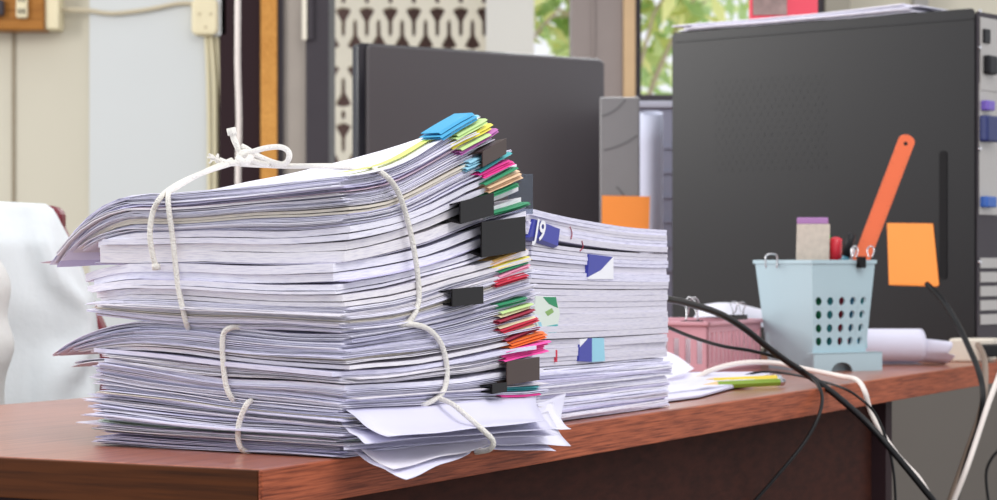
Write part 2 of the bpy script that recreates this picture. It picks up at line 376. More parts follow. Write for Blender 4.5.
class Bundle:
    def __init__(s, bot, top, shift, endcut): s.bot = bot; s.top = top; s.shift = shift; s.endcut = endcut; s.wv = 1.0
    def pos(s, a, b, f, dz=0):
        z0 = s.bot.z(a, b); z1 = s.top.z(a, b)
        sh = s.shift*f*f*max(0, b/LB)**1.5
        return O1+AL*(a+sh)+AR*b+UZ*(z0+(z1-z0)*f+dz+.0022*s.wv*nz(a*13+3, b*13, f*5+z0*40))
    def findR(s, px, py, a=0):
        best = None
        for i in range(101):
            b = i*.0026
            for k in range(101):
                f = -.02+k*.0104; q = proj(s.pos(a, b, f)); d = (q[0]-px)**2+(q[1]-py)**2
                if best is None or d < best[0]: best = (d, b, f)
        return best[1], best[2]
    def findL(s, px, py, b=0):
        best = None
        for i in range(101):
            a = i*.0024
            for k in range(81):
                f = k/80; q = proj(s.pos(a, b, f)); d = (q[0]-px)**2+(q[1]-py)**2
                if best is None or d < best[0]: best = (d, a, f)
        return best[1], best[2]
B1 = Bundle(F2, F3, .02, (.012, .055)); B2 = Bundle(F1, F2, .004, (0, .004)); B3 = Bundle(F0, F1, .022, (-.002, .006)); B3.wv = .5

def slab(mb, fn, a0, a1, b0, b1, t, na, nb, seed):
    n = len(mb.v); 
    for lev in (0, 1):
        for j in range(nb+1):
            for i in range(na+1):
                a = a0+(a1-a0)*i/na; b = b0+(b1-b0)*j/nb
                mb.v.append(fn(a, b)+UZ*(t*lev))
    W1 = na+1; K = W1*(nb+1); vm = t*1000
    def id_(l, i, j): return n+l*K+j*W1+i
    for j in range(nb):
        for i in range(na):
            u = (seed*.37, seed)
            mb.face((id_(0,i,j), id_(0,i,j+1), id_(0,i+1,j+1), id_(0,i+1,j)), [u]*4)
            mb.face((id_(1,i,j), id_(1,i+1,j), id_(1,i+1,j+1), id_(1,i,j+1)), [u]*4)
    def side(p, q, u0, u1): mb.face((p[0], q[0], q[1], p[1]), [(u0, seed), (u1, seed), (u1, seed+vm), (u0, seed+vm)])
    for i in range(na):
        u0 = (a1-a0)*i/na*10; u1 = (a1-a0)*(i+1)/na*10
        side((id_(0,i,0), id_(1,i,0)), (id_(0,i+1,0), id_(1,i+1,0)), u0+seed, u1+seed)
        side((id_(0,i+1,nb), id_(1,i+1,nb)), (id_(0,i,nb), id_(1,i,nb)), u1, u0)
    for j in range(nb):
        u0 = (b1-b0)*j/nb*10; u1 = (b1-b0)*(j+1)/nb*10
        side((id_(0,0,j+1), id_(1,0,j+1)), (id_(0,0,j), id_(1,0,j)), seed-u1, seed-u0)
        side((id_(0,na,j), id_(1,na,j)), (id_(0,na,j+1), id_(1,na,j+1)), u0, u1)

rnd = random.Random(11)
def pick():
    r = rnd.random()
    return M_white if r < .42 else M_white2 if r < .72 else M_white3 if r < .88 else M_cream_p if r < .90 else M_lil if r < .975 else M_greyp
def make_bundle(B, root, plan, Href, curl, tidy=1.0):
    """plan: list of (thickness mm, material, number of layers, extra a, extra b) from the bottom up"""
    tot = sum(p[0] for p in plan); k = Href*1000/tot; acc = 0; out = []
    for idx, (tm, m, nl, ea, eb) in enumerate(plan):
        mb = MB(); th = tm*k
        da = rnd.gauss(0, .0015)*tidy; db = rnd.gauss(0, .0018)*tidy; rot = rnd.gauss(0, .016)*tidy
        ws = [rnd.uniform(.5, 1.5) for _ in range(nl)]; sw = sum(ws); sub = 0
        for wi in ws:
            t = th*wi/sw; f = (acc+sub)/(tot*k); sub += t; tt = t*.001*(.97 if tm > 4 else .86)
            oa = da+rnd.gauss(0, .0007)*tidy; ob = db+rnd.gauss(0, .0008)*tidy; rr = rot+rnd.gauss(0, .004)*tidy; sd = rnd.uniform(0, 900)
            c = curl(f); c = (c[0]*rnd.uniform(.8, 1.08),)+c[1:] if c else None; tt = min(tt, .0006) if c and c[4] < .15 else tt; c = c if (c is None or c[4] > .15 or rnd.random() < .5 or f > .93) else (.0015,)+c[1:]; a1 = LA+ea+rnd.gauss(0, .0012)+(c[0] if c else 0); b1 = LB-B.endcut[0]-B.endcut[1]*f**4.5+eb+rnd.gauss(0, .002)
            wav = rnd.uniform(.0002, .0006)*tidy
            def fn(a, b, f=f, oa=oa, ob=ob, rr=rr, sd=sd, c=c, wav=wav):
                aa = a+oa-rr*(b-LB/2); bb = b+ob+rr*(a-LA/2)
                dz = wav*nz(aa*14, bb*14, sd)+wav*.5*nz(aa*50, bb*50, sd)
                p = B.pos(aa, bb, f, dz)
                if c and a > c[2]:
                    s = (a-c[2])/c[5]; q = min(1, max(0, s))**1.7
                    zt = c[1]+ZD+nz(bb*20, sd, 1)*.002
                    p = p-AL*(c[3]*q)+AR*((.012+.02*(1-f))*q); p.z = lerp(p.z, zt+(p.z-zt)*c[4], q)
                return p
            slab(mb, fn, 0, a1, 0, b1, max(tt, .00018), 16 if c else 9, 9, sd)
        o = mb.build('sheaf', m, root); o['_f'] = (acc+th*.5)/(tot*k); out.append(o); acc += th
    return out

def tab_on(B, sheaves, x0, y0, x1, y1, hpx, m):
    b0, f0 = B.findR(x0-5, y0); b1, f1 = B.findR(x1-5, y1)
    if b1-b0 < .012: b1 = b0+.03
    mb = MB(); n = 5; H_ = hpx*1.42/F; ns = max(1, round(hpx/2.6)); h = H_/ns; out = -AL
    for q in range(ns):
        ring = []; e0 = rnd.uniform(-.004, .003); e1 = rnd.uniform(-.003, .004); pr_ = rnd.uniform(-.0012, .0012); zz = H_/2-(q+.5)*h
        for i in range(n+1):
            t = i/n; b = lerp(b0+e0, b1+e1, t); f = lerp(f0, f1, t); p = B.pos(0, b, f); wob = nz(t*3, x0, y0+q)*.0006
            prof = [(-.012, .0002), (.0022+pr_, .0003), (.0040+pr_+wob, -h*.45), (.0038+pr_+wob, -h*.55), (.0022+pr_, -.0001), (-.012, -.0001)]
            ring.append([p+out*a+UZ*(z+zz+h*.4) for a, z in prof])
        nn = len(mb.v); K = 6
        for r in ring: mb.v += r
        for i in range(n):
            for k in range(K):
                a = nn+i*K+k; b = nn+i*K+(k+1) % K; mb.face((a, b, b+K, a+K))
        mb.face([nn+k for k in range(K-1, -1, -1)]); mb.face([nn+n*K+k for k in range(K)])
    fm = (f0+f1)/2; par = min(sheaves, key=lambda s: abs(s['_f']-fm))
    mb.build('index_tab', m, par)
def clip_on(B, root, x0, y0, x1, y1, hpx, m, label, handles=True):
    b0, f0 = B.findR(x0-9, y0); b1, f1 = B.findR(x1-9, y1)
    p0 = B.pos(0, b0, f0)-AL*.0015; p1 = B.pos(0, b1, f1)-AL*.0015
    h = hpx*p0.y/F; d = (p1-p0); out = -AL; up = UZ
    mb = MB(); th = .0006
    prof = [(.0065, h/2), (.0065, -h/2), (-.014, -h*.20), (-.014, -h*.20+th), (.0055, -h/2+th*2), (.0055, h/2-th*2), (-.014, h*.20-th), (-.014, h*.20)]
    mb.prism([p0+out*q+up*z for q, z in prof], d)
    e = mb.build('binder_clip', m, root, bevel=.0005, label=label)
    if handles:
        hb = MB(); c = (p0+p1)/2; dn = d.normalized()
        for s in (1, -1):
            w2 = d.length*.22; base = c-out*.006+up*(s*h*.36)
            hb.tube([base-dn*w2, base+up*s*.0006-out*.008-dn*w2*.8, base-out*.020-dn*w2*.4, base-out*.022, base-out*.020+dn*w2*.4, base+up*s*.0006-out*.008+dn*w2*.8, base+dn*w2], .0005, 6, 3)
        hb.build('wire_handle', M_steel, e, smooth=True)
def tcol(name, r, g, b): return mat(name, rgb(r, g, b), .6, var=.08, scale=60)
C = dict(blue=tcol('blue_tab', 60, 160, 205), lblue=tcol('light_blue_tab', 150, 205, 225), yel=tcol('yellow_tab', 238, 226, 90), lgreen=tcol('pale_green_tab', 196, 224, 150),
         pur=tcol('purple_tab', 190, 110, 180), mag=tcol('magenta_tab', 232, 60, 150), hot=tcol('hot_pink_tab', 250, 90, 180), green=tcol('green_tab', 40, 140, 95), tan=tcol('peach_tab', 232, 196, 160),
         org=tcol('orange_tab', 246, 120, 50), lorg=tcol('light_orange_tab', 246, 196, 110), red=tcol('red_tab', 205, 50, 75), dred=tcol('dark_red_tab', 160, 45, 70), pink=tcol('pink_tab', 245, 160, 190),
         cream=tcol('cream_tab', 240, 228, 190), teal=tcol('teal_tab', 70, 170, 175), white=tcol('white_tab', 235, 235, 240))

def thin(n, lo, hi, nl=(2, 4)): return [(rnd.uniform(lo, hi), pick(), rnd.randint(*nl), rnd.uniform(-.005, .004), rnd.uniform(-.008, .004)) for _ in range(n)]
# bundle 1 (top)
r1 = thing('paper_bundle', O1+AL*LA/2+AR*LB/2+UZ*.072, 'top bundle of tied white papers, thickest, with its twine bow and drooping left ends', 'paper bundle', 'bundles of the front stack')
plan = thin(6, .7, 1.4)+[(.9, M_cream_p, 2, .0, -.02)]+thin(5, .9, 1.5)+[(5.5, M_white3, 2, -.002, -.004), (4.5, M_white, 2, -.002, -.004)]+thin(1, .4, .6)+[(9, M_white, 2, -.003, -.002), (.5, M_greyp, 1, 0, 0)] + \
    [(10, M_white3, 2, -.004, 0), (6.5, M_white, 2, -.005, .002)]+thin(5, .9, 1.6)+[(3.0, M_cream_p, 2, -.004, -.01)]+thin(6, .7, 1.4)+[(.6, M_pinkp, 2, 0, 0)]+thin(6, .7, 1.4)+[(.5, M_white, 1, 0, .004)]
def curl1(f):
    if f > .62: return (.010+.052*(f-.62)/.38, .098, .150, .010, .22, .090)
    if .12 < f < .40: return (.022+.012*math.sin(f*90), .089-.03*(.4-f), .145, .0, .35, .075)
    return None
sh1 = make_bundle(B1, r1, plan, .079, curl1)
# yellow highlighter stripe sheet on top
hl = MB(); ring = []
slab(hl, lambda a, b: B1.pos(a, b, 1.0, .0012+.0006*nz(a*20, b*20, 3)), .006, .014, .01, .135, .0003, 3, 10, 5)
hl.build('cover_strip', mat('yellow_green_strip', rgb(222, 236, 120), .6), r1, label='yellow-green strip on top')
tabs1 = [(441, 138, 473, 117, 9, 'blue'), (452, 134, 479, 117, 4, 'lblue'), (458, 138, 486, 121, 5, 'lgreen'), (454, 148, 491, 127, 6, 'yel'), (460, 151, 489, 135, 3, 'lgreen'), (463, 153, 497, 131, 5, 'pur'),
         (468, 168, 481, 161, 10, 'lblue'), (480, 171, 508, 155, 3, 'teal'), (481, 178, 511, 163, 7, 'mag'), (486, 184, 515, 169, 3, 'green'), (489, 189, 521, 175, 10, 'tan'), (488, 198, 520, 185, 4, 'green'),
         (493, 215, 529, 204, 4, 'green'), (494, 263, 525, 252, 7, 'lorg'), (497, 268, 529, 258, 4, 'yel'), (499, 273, 530, 263, 3, 'green'), (500, 278, 530, 267, 4, 'pink'), (497, 285, 528, 275, 7, 'red')]
for x0, y0, x1, y1, h, c in tabs1: tab_on(B1, sh1, x0, y0, x1, y1, h, C[c])
clip_on(B1, r1, 480, 160, 505, 146, 16, M_bronze, 'bronze-sheened binder clip near the top right')
clip_on(B1, r1, 459, 213, 492, 205, 23, M_clip, 'black binder clip in the middle')
clip_on(B1, r1, 479, 240, 524, 234, 36, M_clip, 'largest black binder clip')
clip_on(B1, r1, 451, 297, 482, 294, 18, M_clip, 'flat black binder clip near the bottom')
# bundle 2
r2 = thing('paper_bundle', O1+AL*LA/2+AR*LB/2+UZ*.034, 'middle bundle of tied white papers with pink and orange tabs and a bronze clip', 'paper bundle', 'bundles of the front stack')
plan = thin(9, .6, 1.3)+[(2.6, M_white, 1, -.002, 0)]+thin(5, .7, 1.3)+[(2.4, M_white2, 1, 0, 0), (2.2, M_white3, 1, 0, 0)]+thin(14, .6, 1.2)
def curl2(f):
    if f > .50: return (.014+.034*(f-.5)/.5, .047, .146, 0, .16, .088)
    if .28 < f < .4: return (.034, .042, .150, 0, .2, .08)
    return None
sh2 = make_bundle(B2, r2, plan, .0375, curl2)
tabs2 = [(497, 308, 528, 299, 6, 'green'), (500, 314, 530, 305, 3, 'lgreen'), (500, 318, 532, 308, 3, 'cream'), (502, 323, 535, 311, 4, 'dred'), (503, 328, 537, 317, 3, 'cream'), (504, 332, 538, 320, 5, 'red'), (506, 336, 539, 325, 3, 'cream'), (509, 341, 540, 328, 4, 'dred'),
         (511, 346, 544, 335, 8, 'org'), (508, 356, 547, 347, 12, 'hot'), (503, 390, 541, 388, 4, 'teal'), (503, 397, 541, 394, 3, 'mag')]
for x0, y0, x1, y1, h, c in tabs2: tab_on(B2, sh2, x0, y0, x1, y1, h, C[c])
clip_on(B2, r2, 505, 373, 538, 368, 24, M_bronze, 'bronze-sheened binder clip')
clip_on(B2, r2, 490, 389, 506, 387, 10, M_clip, 'small black binder clip')
# bundle 3
r3 = thing('paper_bundle', O1+AL*LA/2+AR*LB/2, 'bottom bundle of tied papers lying on the desk, loose sheets sagging over its edge', 'paper bundle', 'bundles of the front stack')
gp = paper_mat('green_tinted_paper', (.62, .72, .60, 1)); 
plan = thin(30, .5, 1.3, (2, 3)); plan[6] = (.8, gp, 2, .004, 0); plan[10] = (.7, gp, 2, .003, 0); plan[24] = (.6, M_cream_p, 2, 0, 0)
sh3 = make_bundle(B3, r3, plan, .029, lambda f: None, 2.2)
def patch(name, m, c, root, bulge=.003, seed=0, t=.0003, nu=14, nv=12, **kw):
    mb = MB(); c = [Vector(p) for p in c]
    nrm = (c[1]-c[0]).cross(c[3]-c[0]).normalized()
    def fn(u, v):
        p = (c[0]*(1-u)+c[1]*u)*(1-v)+(c[3]*(1-u)+c[2]*u)*v
        return p+nrm*(bulge*math.sin(math.pi*v)*(.5+.5*u)+.0016*nz(u*3, v*3, seed+.5))
    slab(mb, fn, 0, 1, 0, 1, t, nu, nv, seed+3)
    return mb.build(name, m, root, smooth=True, **kw)
patch('loose_sheet', M_white2, [P(345, 409, 1.283), P(536, 397, 1.462), P(545, 422, 1.430), P(388, 438, 1.236)], r3, .004, 1)
patch('loose_sheet', M_white2, [P(338, 418, 1.29), P(538, 404, 1.475), P(556, 429, 1.445), P(366, 443, 1.242)], r3, .003, 2)
patch('loose_sheet', M_white2, [P(345, 424, 1.32), P(520, 412, 1.48), P(560, 434, 1.455), P(344, 450, 1.268)], r3, .002, 3)
patch('loose_sheet', M_white3, [P(345, 436, 1.31), P(486, 424, 1.43), P(489, 446, 1.40), P(393, 470, 1.228)], r3, .003, 4)
patch('loose_sheet', M_white2, [P(345, 446, 1.30), P(480, 430, 1.43), P(470, 452, 1.375), P(406, 481, 1.212)], r3, .002, 5)
patch('loose_sheet', M_white, [P(470, 424, 1.44), P(548, 412, 1.50), P(571, 446, 1.49), P(470, 444, 1.40)], r3, .002, 6)
patch('loose_sheet', M_white2, [P(440, 430, 1.42), P(530, 425, 1.50), P(556, 452, 1.47), P(440, 446, 1.375)], r3, .002, 7)
patch('loose_sheet', M_white, [P(520, 408, 1.50), P(566, 393, 1.53), P(560, 422, 1.51), P(522, 424, 1.48)], r3, .004, 8)
patch('loose_sheet', M_white, [P(500, 403, 1.50), P(553, 404, 1.52), P(571, 430, 1.50), P(505, 424, 1.465)], r3, .003, 9)
# twine
TR = .0017
def FL(x, y, o=.003): 
    a = a_of(x); p = O1+AL*a; return P(x, y, p.y-o)
def FR(x, y, o=.003):
    b = b_of(x); p = O1+AR*b-AL*o; return P(x, y, p.y-o*.5)
tw = MB()
tw.tube([P(236, 162, 1.42), P(205, 172, 1.40), P(178, 184, 1.385), FL(162, 196, .004), FL(153, 212, .008), FL(150, 235, .01), FL(153, 256, .008), FL(156, 266, .006)], TR, 8, 5)
t1 = tw.build('twine', M_twine, r1, smooth=True)
tw = MB(); tw.tube([FL(156, 264, .006), FL(156.5, 270, .006)], .0026, 8, 0); tw.build('frayed_end', M_twine, t1, smooth=True)
tw = MB(); tw.tube([P(232, 160, 1.42), P(200, 174, 1.40), P(176, 188, 1.38), FL(168, 197, .004), FL(173, 240, .004), FL(178, 285, .004), FL(186, 322, .003), FL(190, 330, -.01)], TR, 8, 5)
tw.build('twine', M_twine, r1, smooth=True)
tw = MB(); tw.tube([P(240, 164, 1.42), P(285, 166, 1.42), P(330, 166, 1.38), P(365, 168, 1.335), FR(382, 173, .006), FR(397, 190, .006), FR(408, 222, .004), FR(416, 262, .004), FR(419, 298, .004), FR(412, 318, .004), FR(398, 328, -.006)], TR, 8, 5)
tw.build('twine', M_twine, r1, smooth=True)
tw = MB()
tw.tube([P(232, 132, 1.42), P(235, 142, 1.42), P(241, 152, 1.42), P(250, 159, 1.42), P(262, 163, 1.42), P(270, 164, 1.42)], .0019, 8, 5)
tw.tube([P(246, 162, 1.415), P(243, 156, 1.415), P(252, 152, 1.41), P(266, 148, 1.41), P(280, 147, 1.41), P(288, 151, 1.41), P(289, 158, 1.41), P(284, 164, 1.415), P(272, 162, 1.42), P(256, 155, 1.42), P(247, 149, 1.42), P(241, 146, 1.42)], .0019, 8, 5)
tw.tube([P(238, 158, 1.41), P(245, 162, 1.405), P(251, 157, 1.41), P(246, 152, 1.415), P(239, 156, 1.42)], .0022, 8, 5)
tw.tube([P(240, 163, 1.415), P(228, 163, 1.415), P(219, 160, 1.415)], .0019, 8, 5)
bow = tw.build('twine_bow', M_twine, r1, smooth=True)
tw = MB(); rr = random.Random(4)
tw.tube([P(231, 128, 1.42), P(232.5, 135, 1.42)], .0030, 8, 0)
for k in range(14):
    q = rr.uniform(-8, 8); tw.tube([P(222, 163, 1.415), P(217+q*.3, 160+q*.3, 1.413+q*.0005), P(213+q*.8, 158+rr.uniform(-5, 6), 1.412+q*.001)], .0007, 5, 2)
tw.build('frayed_end', M_twine, bow, smooth=True)
tw = MB(); tw.tube([FL(243, 327, -.004), FL(230, 328, .003), FL(223, 336, .004), FL(223, 360, .004), FL(226, 385, .004), FL(231, 397, .003), FL(236, 402, -.006)], TR, 8, 5)
tw.build('twine', M_twine, r2, smooth=True)
tw = MB(); tw.tube([FR(395, 325, -.006), FR(410, 324, .004), FR(428, 329, .005), FR(441, 344, .005), FR(447, 368, .005), FR(444, 390, .005), FR(432, 401, .004), FR(415, 407, -.004)], TR, 8, 5)
tw.build('twine', M_twine, r2, smooth=True)
tw = MB(); tw.tube([FL(253, 400, -.004), FL(247, 404, .008), FL(240, 420, .010), FL(238, 436, .010), FL(241, 448, .009), FL(249, 453, .002)], TR, 8, 5)
tw.build('twine', M_twine, r3, smooth=True)
tw = MB(); tw.tube([P(438, 398, 1.362), P(452, 404, 1.352), P(468, 417, 1.343), P(484, 431, 1.338), P(493, 441, 1.340), P(490, 449, 1.345), P(476, 452, 1.365)], TR, 8, 5)
tw.build('twine', M_twine, r3, smooth=True)

# ---------------------------------------------------------------- second stack
O2 = Vector((.0217, 1.53, ZD)); L2 = .239; W2 = .26
class Doc:
    def __init__(s, z0, z1, lift0, lift1): s.z0 = z0; s.z1 = z1; s.l0 = lift0; s.l1 = lift1
    def pos(s, a, b, f):
        t = b/L2; z = lerp(s.z0, s.z1, f)+lerp(s.l0, s.l1, f)*(1-t)**2
        return O2+EL*a+ER*b+UZ*z
def doc(z0, z1, l0, l1, mats, nsh, label, name='document', ob=0, oa=0, tidy=1, nl=2):
    d = Doc(z0, z1, l0, l1); root = thing(name, O2+EL*W2/2+ER*L2/2+UZ*z0, label, 'document', 'documents of the rear stack')
    for i in range(nsh):
        mb = MB(); da = rnd.gauss(0, .0006)*tidy+oa; db = rnd.gauss(0, .0009)*tidy+ob; rr_ = rnd.gauss(0, .005)*tidy
        for k in range(nl):
            f = (i+k/nl)/nsh; sd = rnd.uniform(0, 900); t = (z1-z0)/nsh/nl*(.985 if tidy == 1 else .9); sa = rnd.gauss(0, .0003)*tidy; sb = rnd.gauss(0, .0005)*tidy
            def fn(a, b, f=f, sd=sd, da=da+sa, db=db+sb, rr_=rr_):
                p = d.pos(a+da-rr_*(b-L2/2), b+db+rr_*(a-W2/2), f); p.z += .0003*tidy*nz(a*15, b*15, sd); return p
            slab(mb, fn, 0, W2, 0, L2, t, 5, 8, sd)
        mb.build('sheaf', mats[i % len(mats)], root)
    return d, root
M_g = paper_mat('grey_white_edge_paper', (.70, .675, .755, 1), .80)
dE, rE = doc(.0008, .0385, 0, .001, [M_white2, M_white, M_lil, M_white], 14, 'loose pile of white sheets at the bottom of the rear stack, on the desk', 'paper_pile', tidy=2.6)
dD, rD = doc(.0392, .0568, .001, .002, [M_g], 3, 'thin white document in the rear stack with a blue corner clip', ob=-.002)
dC, rC = doc(.0575, .0912, .002, .003, [M_g], 4, 'thick white document in the rear stack with a green and teal sticker', ob=-.001)
dB, rB = doc(.0918, .1185, .003, .008, [M_g, M_white2], 5, 'white document in the rear stack with a blue triangular label', ob=.0)
dA, rA = doc(.1197, .1372, .011, .011, [M_g, M_white2], 4, 'topmost white document of the rear stack with a blue lettered label', ob=-.002)
def onface(px, Yoff=0.002):   # b on the long face of stack 2
    p = (px-CX)/F; b = (p*O2.y-O2.x)/(ER.x-p*ER.y); q = O2+ER*b-EL*Yoff; return b, q
def fq(px, py, off=.002): b, q = onface(px, off); return P(px, py, q.y)
def sticker(root, name, pts, m, off=.002, label=None):
    off += .0022; q = [fq(x, y, off) for x, y in pts]; mb = MB(); mb.prism(q, EL*(off*.9)); return mb.build(name, m, root, label=label)
M_blue = mat('royal_blue_print', rgb(52, 58, 158), .4); M_navy = mat('navy_print', rgb(34, 32, 110), .4); M_wht = mat('white_print', rgb(238, 238, 244), .5)
st = sticker(rA, 'spine_label', [(529, 240), (534, 219), (560, 229), (558, 246)], M_blue, .004, 'blue label with white characters')
sticker(rA, 'label_fold', [(523, 239), (533, 236.5), (558, 246), (554, 248)], M_navy, .006)
mb = MB(); a = fq(533, 238, .0068); ux = (fq(558, 246.5, .0068)-a).normalized(); uz = (fq(535, 220, .0068)-fq(532, 238, .0068)).normalized()
text_faces(mb, 'J9', a, ux*1.0, uz, .0205, -EL*.0008, 0); mb.build('label_lettering', M_wht, st)
for pts in (((570, 227), (572, 233), (571, 239)), ((582, 241), (583, 247), (580, 251))):
    mb = MB(); mb.tube([fq(x, y, .003) for x, y in pts], .0004, 6, 3); mb.build('red_stitch', C['dred'], rA)
sticker(rB, 'corner_label', [(589, 255), (613.5, 257), (613.5, 279), (588, 279)], M_wht, .003, 'white label with a blue triangle')
sticker(rB, 'label_triangle', [(589, 254), (613, 257), (601, 270), (588, 277)], M_blue, .0036)
gst = mat('green_white_teal_sticker', rgb(215, 225, 215), .35)
s_ = sticker(rC, 'sticker', [(541, 334), (534, 318), (536, 296), (556, 297), (560, 313), (556, 338)], gst, .004, 'pale sticker with green and teal print')
for pts, m in (([(543, 297), (556, 297), (558, 308), (549, 304)], C['green']), ([(545, 312), (552, 308), (554, 312), (548, 316)], mat('leaf_green_print', rgb(130, 170, 90), .4)), ([(547, 326), (558, 324), (556, 337), (549, 337)], C['teal']), ([(538, 322), (541, 322), (545, 336), (541, 334)], C['lblue'])):
    q = [fq(x, y, .0068) for x, y in pts]; mb = MB(); mb.prism(q, EL*.0008); mb.build('sticker_print', m, s_)
sticker(rD, 'corner_clip', [(579, 361), (580, 339), (592, 338), (592, 362)], M_blue, .004, 'royal blue half')
sticker(rD, 'corner_clip', [(592, 362), (592, 338), (604, 338), (605, 361)], C['lblue'], .004, 'light blue half')
sticker(rD, 'corner_clip', [(580, 347), (580, 339), (588, 338.4)], M_wht, .005, 'white corner')
sticker(rD, 'red_stitch', [(556, 362), (556, 350), (557.4, 350), (557.4, 362)], C['red'], .003)

# ---------------------------------------------------------------- loose papers, pencils
ps = [('loose_sheet', M_white, [D(640, 402), D(655, 380), D(775, 379), D(742, 389)], 'creased white sheet lying flat on the desk beside the rear stack, on top'),
      ('loose_sheet', M_white2, [D(640, 407), D(650, 386), D(760, 383), D(700, 399)], 'bluish white sheet lying on the desk edge under the creased sheet')]
for i, (n_, m_, c, lab) in enumerate(ps):
    mb = MB(); dz = .0025+.003*(1-i)
    def fn(u, v, c=c, dz=dz, i=i):
        p = (c[0]*(1-u)+c[3]*u)*(1-v)+(c[1]*(1-u)+c[2]*u)*v
        p.z += dz*(.6+.4*v)+.0025*(1-i)*abs(nz(u*4, v*3, i+7))*math.sin(math.pi*min(1, max(0, u))); return p
    for k in range(3): slab(mb, lambda u, v, k=k: fn(u, v)+UZ*k*.0006, 0, 1, 0, 1, .0004, 14, 8, i*10+k)
    mb.build(n_, m_, label=lab, cat='paper', group='loose papers by the rear stack')
mb = MB()
cc = [P(644, 386, 1.93), P(688, 372, 2.05), P(694, 369, 2.12), P(654, 349, 2.06)]
slab(mb, lambda u, v: (cc[0]*(1-u)+cc[1]*u)*(1-v)+(cc[3]*(1-u)+cc[2]*u)*v+UZ*(.004*math.sin(3.1*u)*v), 0, 1, 0, 1, .0004, 12, 8, 3)
mb.build('curled_sheet', M_white, label='white sheet with a raised pointed corner between the rear stack and the pink basket', cat='paper')
def pencil(p, q, r, m, label):
    t = thing('pencil', (Vector(p)+Vector(q))/2, label, 'pencil', 'pencils in front of the basket'); p = Vector(p); q = Vector(q); d = (q-p).normalized()
    mb = MB(); mb.tube([p, q], r, 6, 0); mb.build('barrel', m, t)
    mb = MB(); mb.tube([p-d*.016, p-d*.0], lambda s: r*(.25+.75*s), 6, 0); mb.build('tip', mat('raw_pencil_wood', rgb(226, 196, 150), .6), t)
    mb = MB(); mb.tube([q, q+d*.006], r*1.04, 8, 0); mb.build('end_cap', M_steel, t)
pencil(D(712, 381.5, .005), D(775, 378.5, .005), .0036, mat('yellow_pencil_paint', rgb(232, 206, 60), .35), 'yellow pencil on the desk in front of the pink basket')
pencil(D(716, 385, .005), D(778, 382, .005), .0036, mat('green_pencil_paint', rgb(130, 160, 50), .35), 'green pencil lying nearest the desk edge in front of the basket')

# ---------------------------------------------------------------- pink basket
Bk = Vector(((708-CX)*2.26/F, 2.26, ZD)); H = .051
pk = thing('pink_basket', Bk+EL*.08+ER*.07, 'low pink slotted plastic basket behind the pencils', 'basket')
M_pink = mat('pink_plastic', rgb(202, 150, 160), .4)
def slotted(mb, o, dr, L, n, h0, h1, th, inn):
    # a wall with n vertical slots: bars between bottom and top rails
    mb.box(o, dr*L, inn*th, UZ*h0); mb.box(o+UZ*h1, dr*L, inn*th, UZ*(H-h1))
    w_ = L/(2*n+1)
    for k in range(n+1): mb.box(o+dr*(2*k*w_)+UZ*h0, dr*w_, inn*th, UZ*(h1-h0))
mb = MB()
slotted(mb, Bk, ER, .15, 12, .010, .042, .002, EL)
slotted(mb, Bk, EL, .17, 13, .010, .036, .002, ER)
slotted(mb, Bk+EL*.168, ER, .15, 17, .010, .042, .002, EL)
slotted(mb, Bk+ER*.148, EL, .17, 15, .010, .036, .002, ER)
mb.box(Bk+UZ*.001, ER*.15, EL*.17, UZ*.002); mb.build('body', M_pink, pk)
mb = MB()
for o, d_, L, i_ in ((Bk-EL*.003-ER*.003, ER, .156, EL), (Bk-EL*.003-ER*.003, EL, .176, ER), (Bk+EL*.170-ER*.003, ER, .156, EL), (Bk+ER*.150-EL*.003, EL, .176, ER)):
    mb.box(o+UZ*(H-.002), d_*L, i_*.003, UZ*.004)
mb.build('rim', M_pink, pk, bevel=.0008)
def bclip(c, d, w_, h_, tilt, label, m=M_clip):
    c = Vector(c); t = thing('binder_clip', c, label, 'binder clip', 'binder clips in the pink basket'); d = d.normalized(); n = d.cross(UZ)
    mb = MB(); prof = [(h_*.5, 0), (-h_*.5, 0), (-h_*.06, h_), (h_*.06, h_)]
    mb.prism([c+n*x+UZ*z-d*w_/2 for x, z in prof], d*w_); mb.build('body', m, t, bevel=.0006)
    hb = MB(); 
    for s in (1, -1):
        b = c+UZ*h_+n*s*h_*.05; u = (UZ+n*s*tilt).normalized()
        hb.tube([b-d*w_*.28, b+u*.010-d*w_*.2, b+u*.020-d*w_*.22, b+u*.0255, b+u*.020+d*w_*.22, b+u*.010+d*w_*.2, b+d*w_*.28], .0006, 6, 4)
    hb.build('wire_handle', M_steel, t, smooth=True)
bclip(P(692, 329, 2.33), Vector((1, .2, 0)), .024, .009, .35, 'black binder clip with upright silver handles at the left of the pink basket')
bclip(P(738, 326, 2.38), Vector((1, .1, 0)), .02, .012, 1.6, 'black binder clip at the right of the pink basket')
for o_ in list(COL.objects): pass
mb = MB(); cr = [P(694, 318, 2.36), P(768, 326, 2.45), P(766, 308, 2.5), P(700, 306, 2.45)]
slab(mb, lambda u, v: (cr[0]*(1-u)+cr[1]*u)*(1-v)+(cr[3]*(1-u)+cr[2]*u)*v+UZ*.004*math.sin(u*4), 0, 1, 0, 1, .0008, 10, 6, 3)
mb.build('folded_paper', M_white, label='folded white paper lying across the pink basket', cat='paper')
mb = MB(); mb.box(Bk+ER*.02+EL*.03+UZ*.004, ER*.10, EL*.12, UZ*.038); mb.build('notepad', M_white3, label='pad of white paper filling the pink basket', cat='notepad')

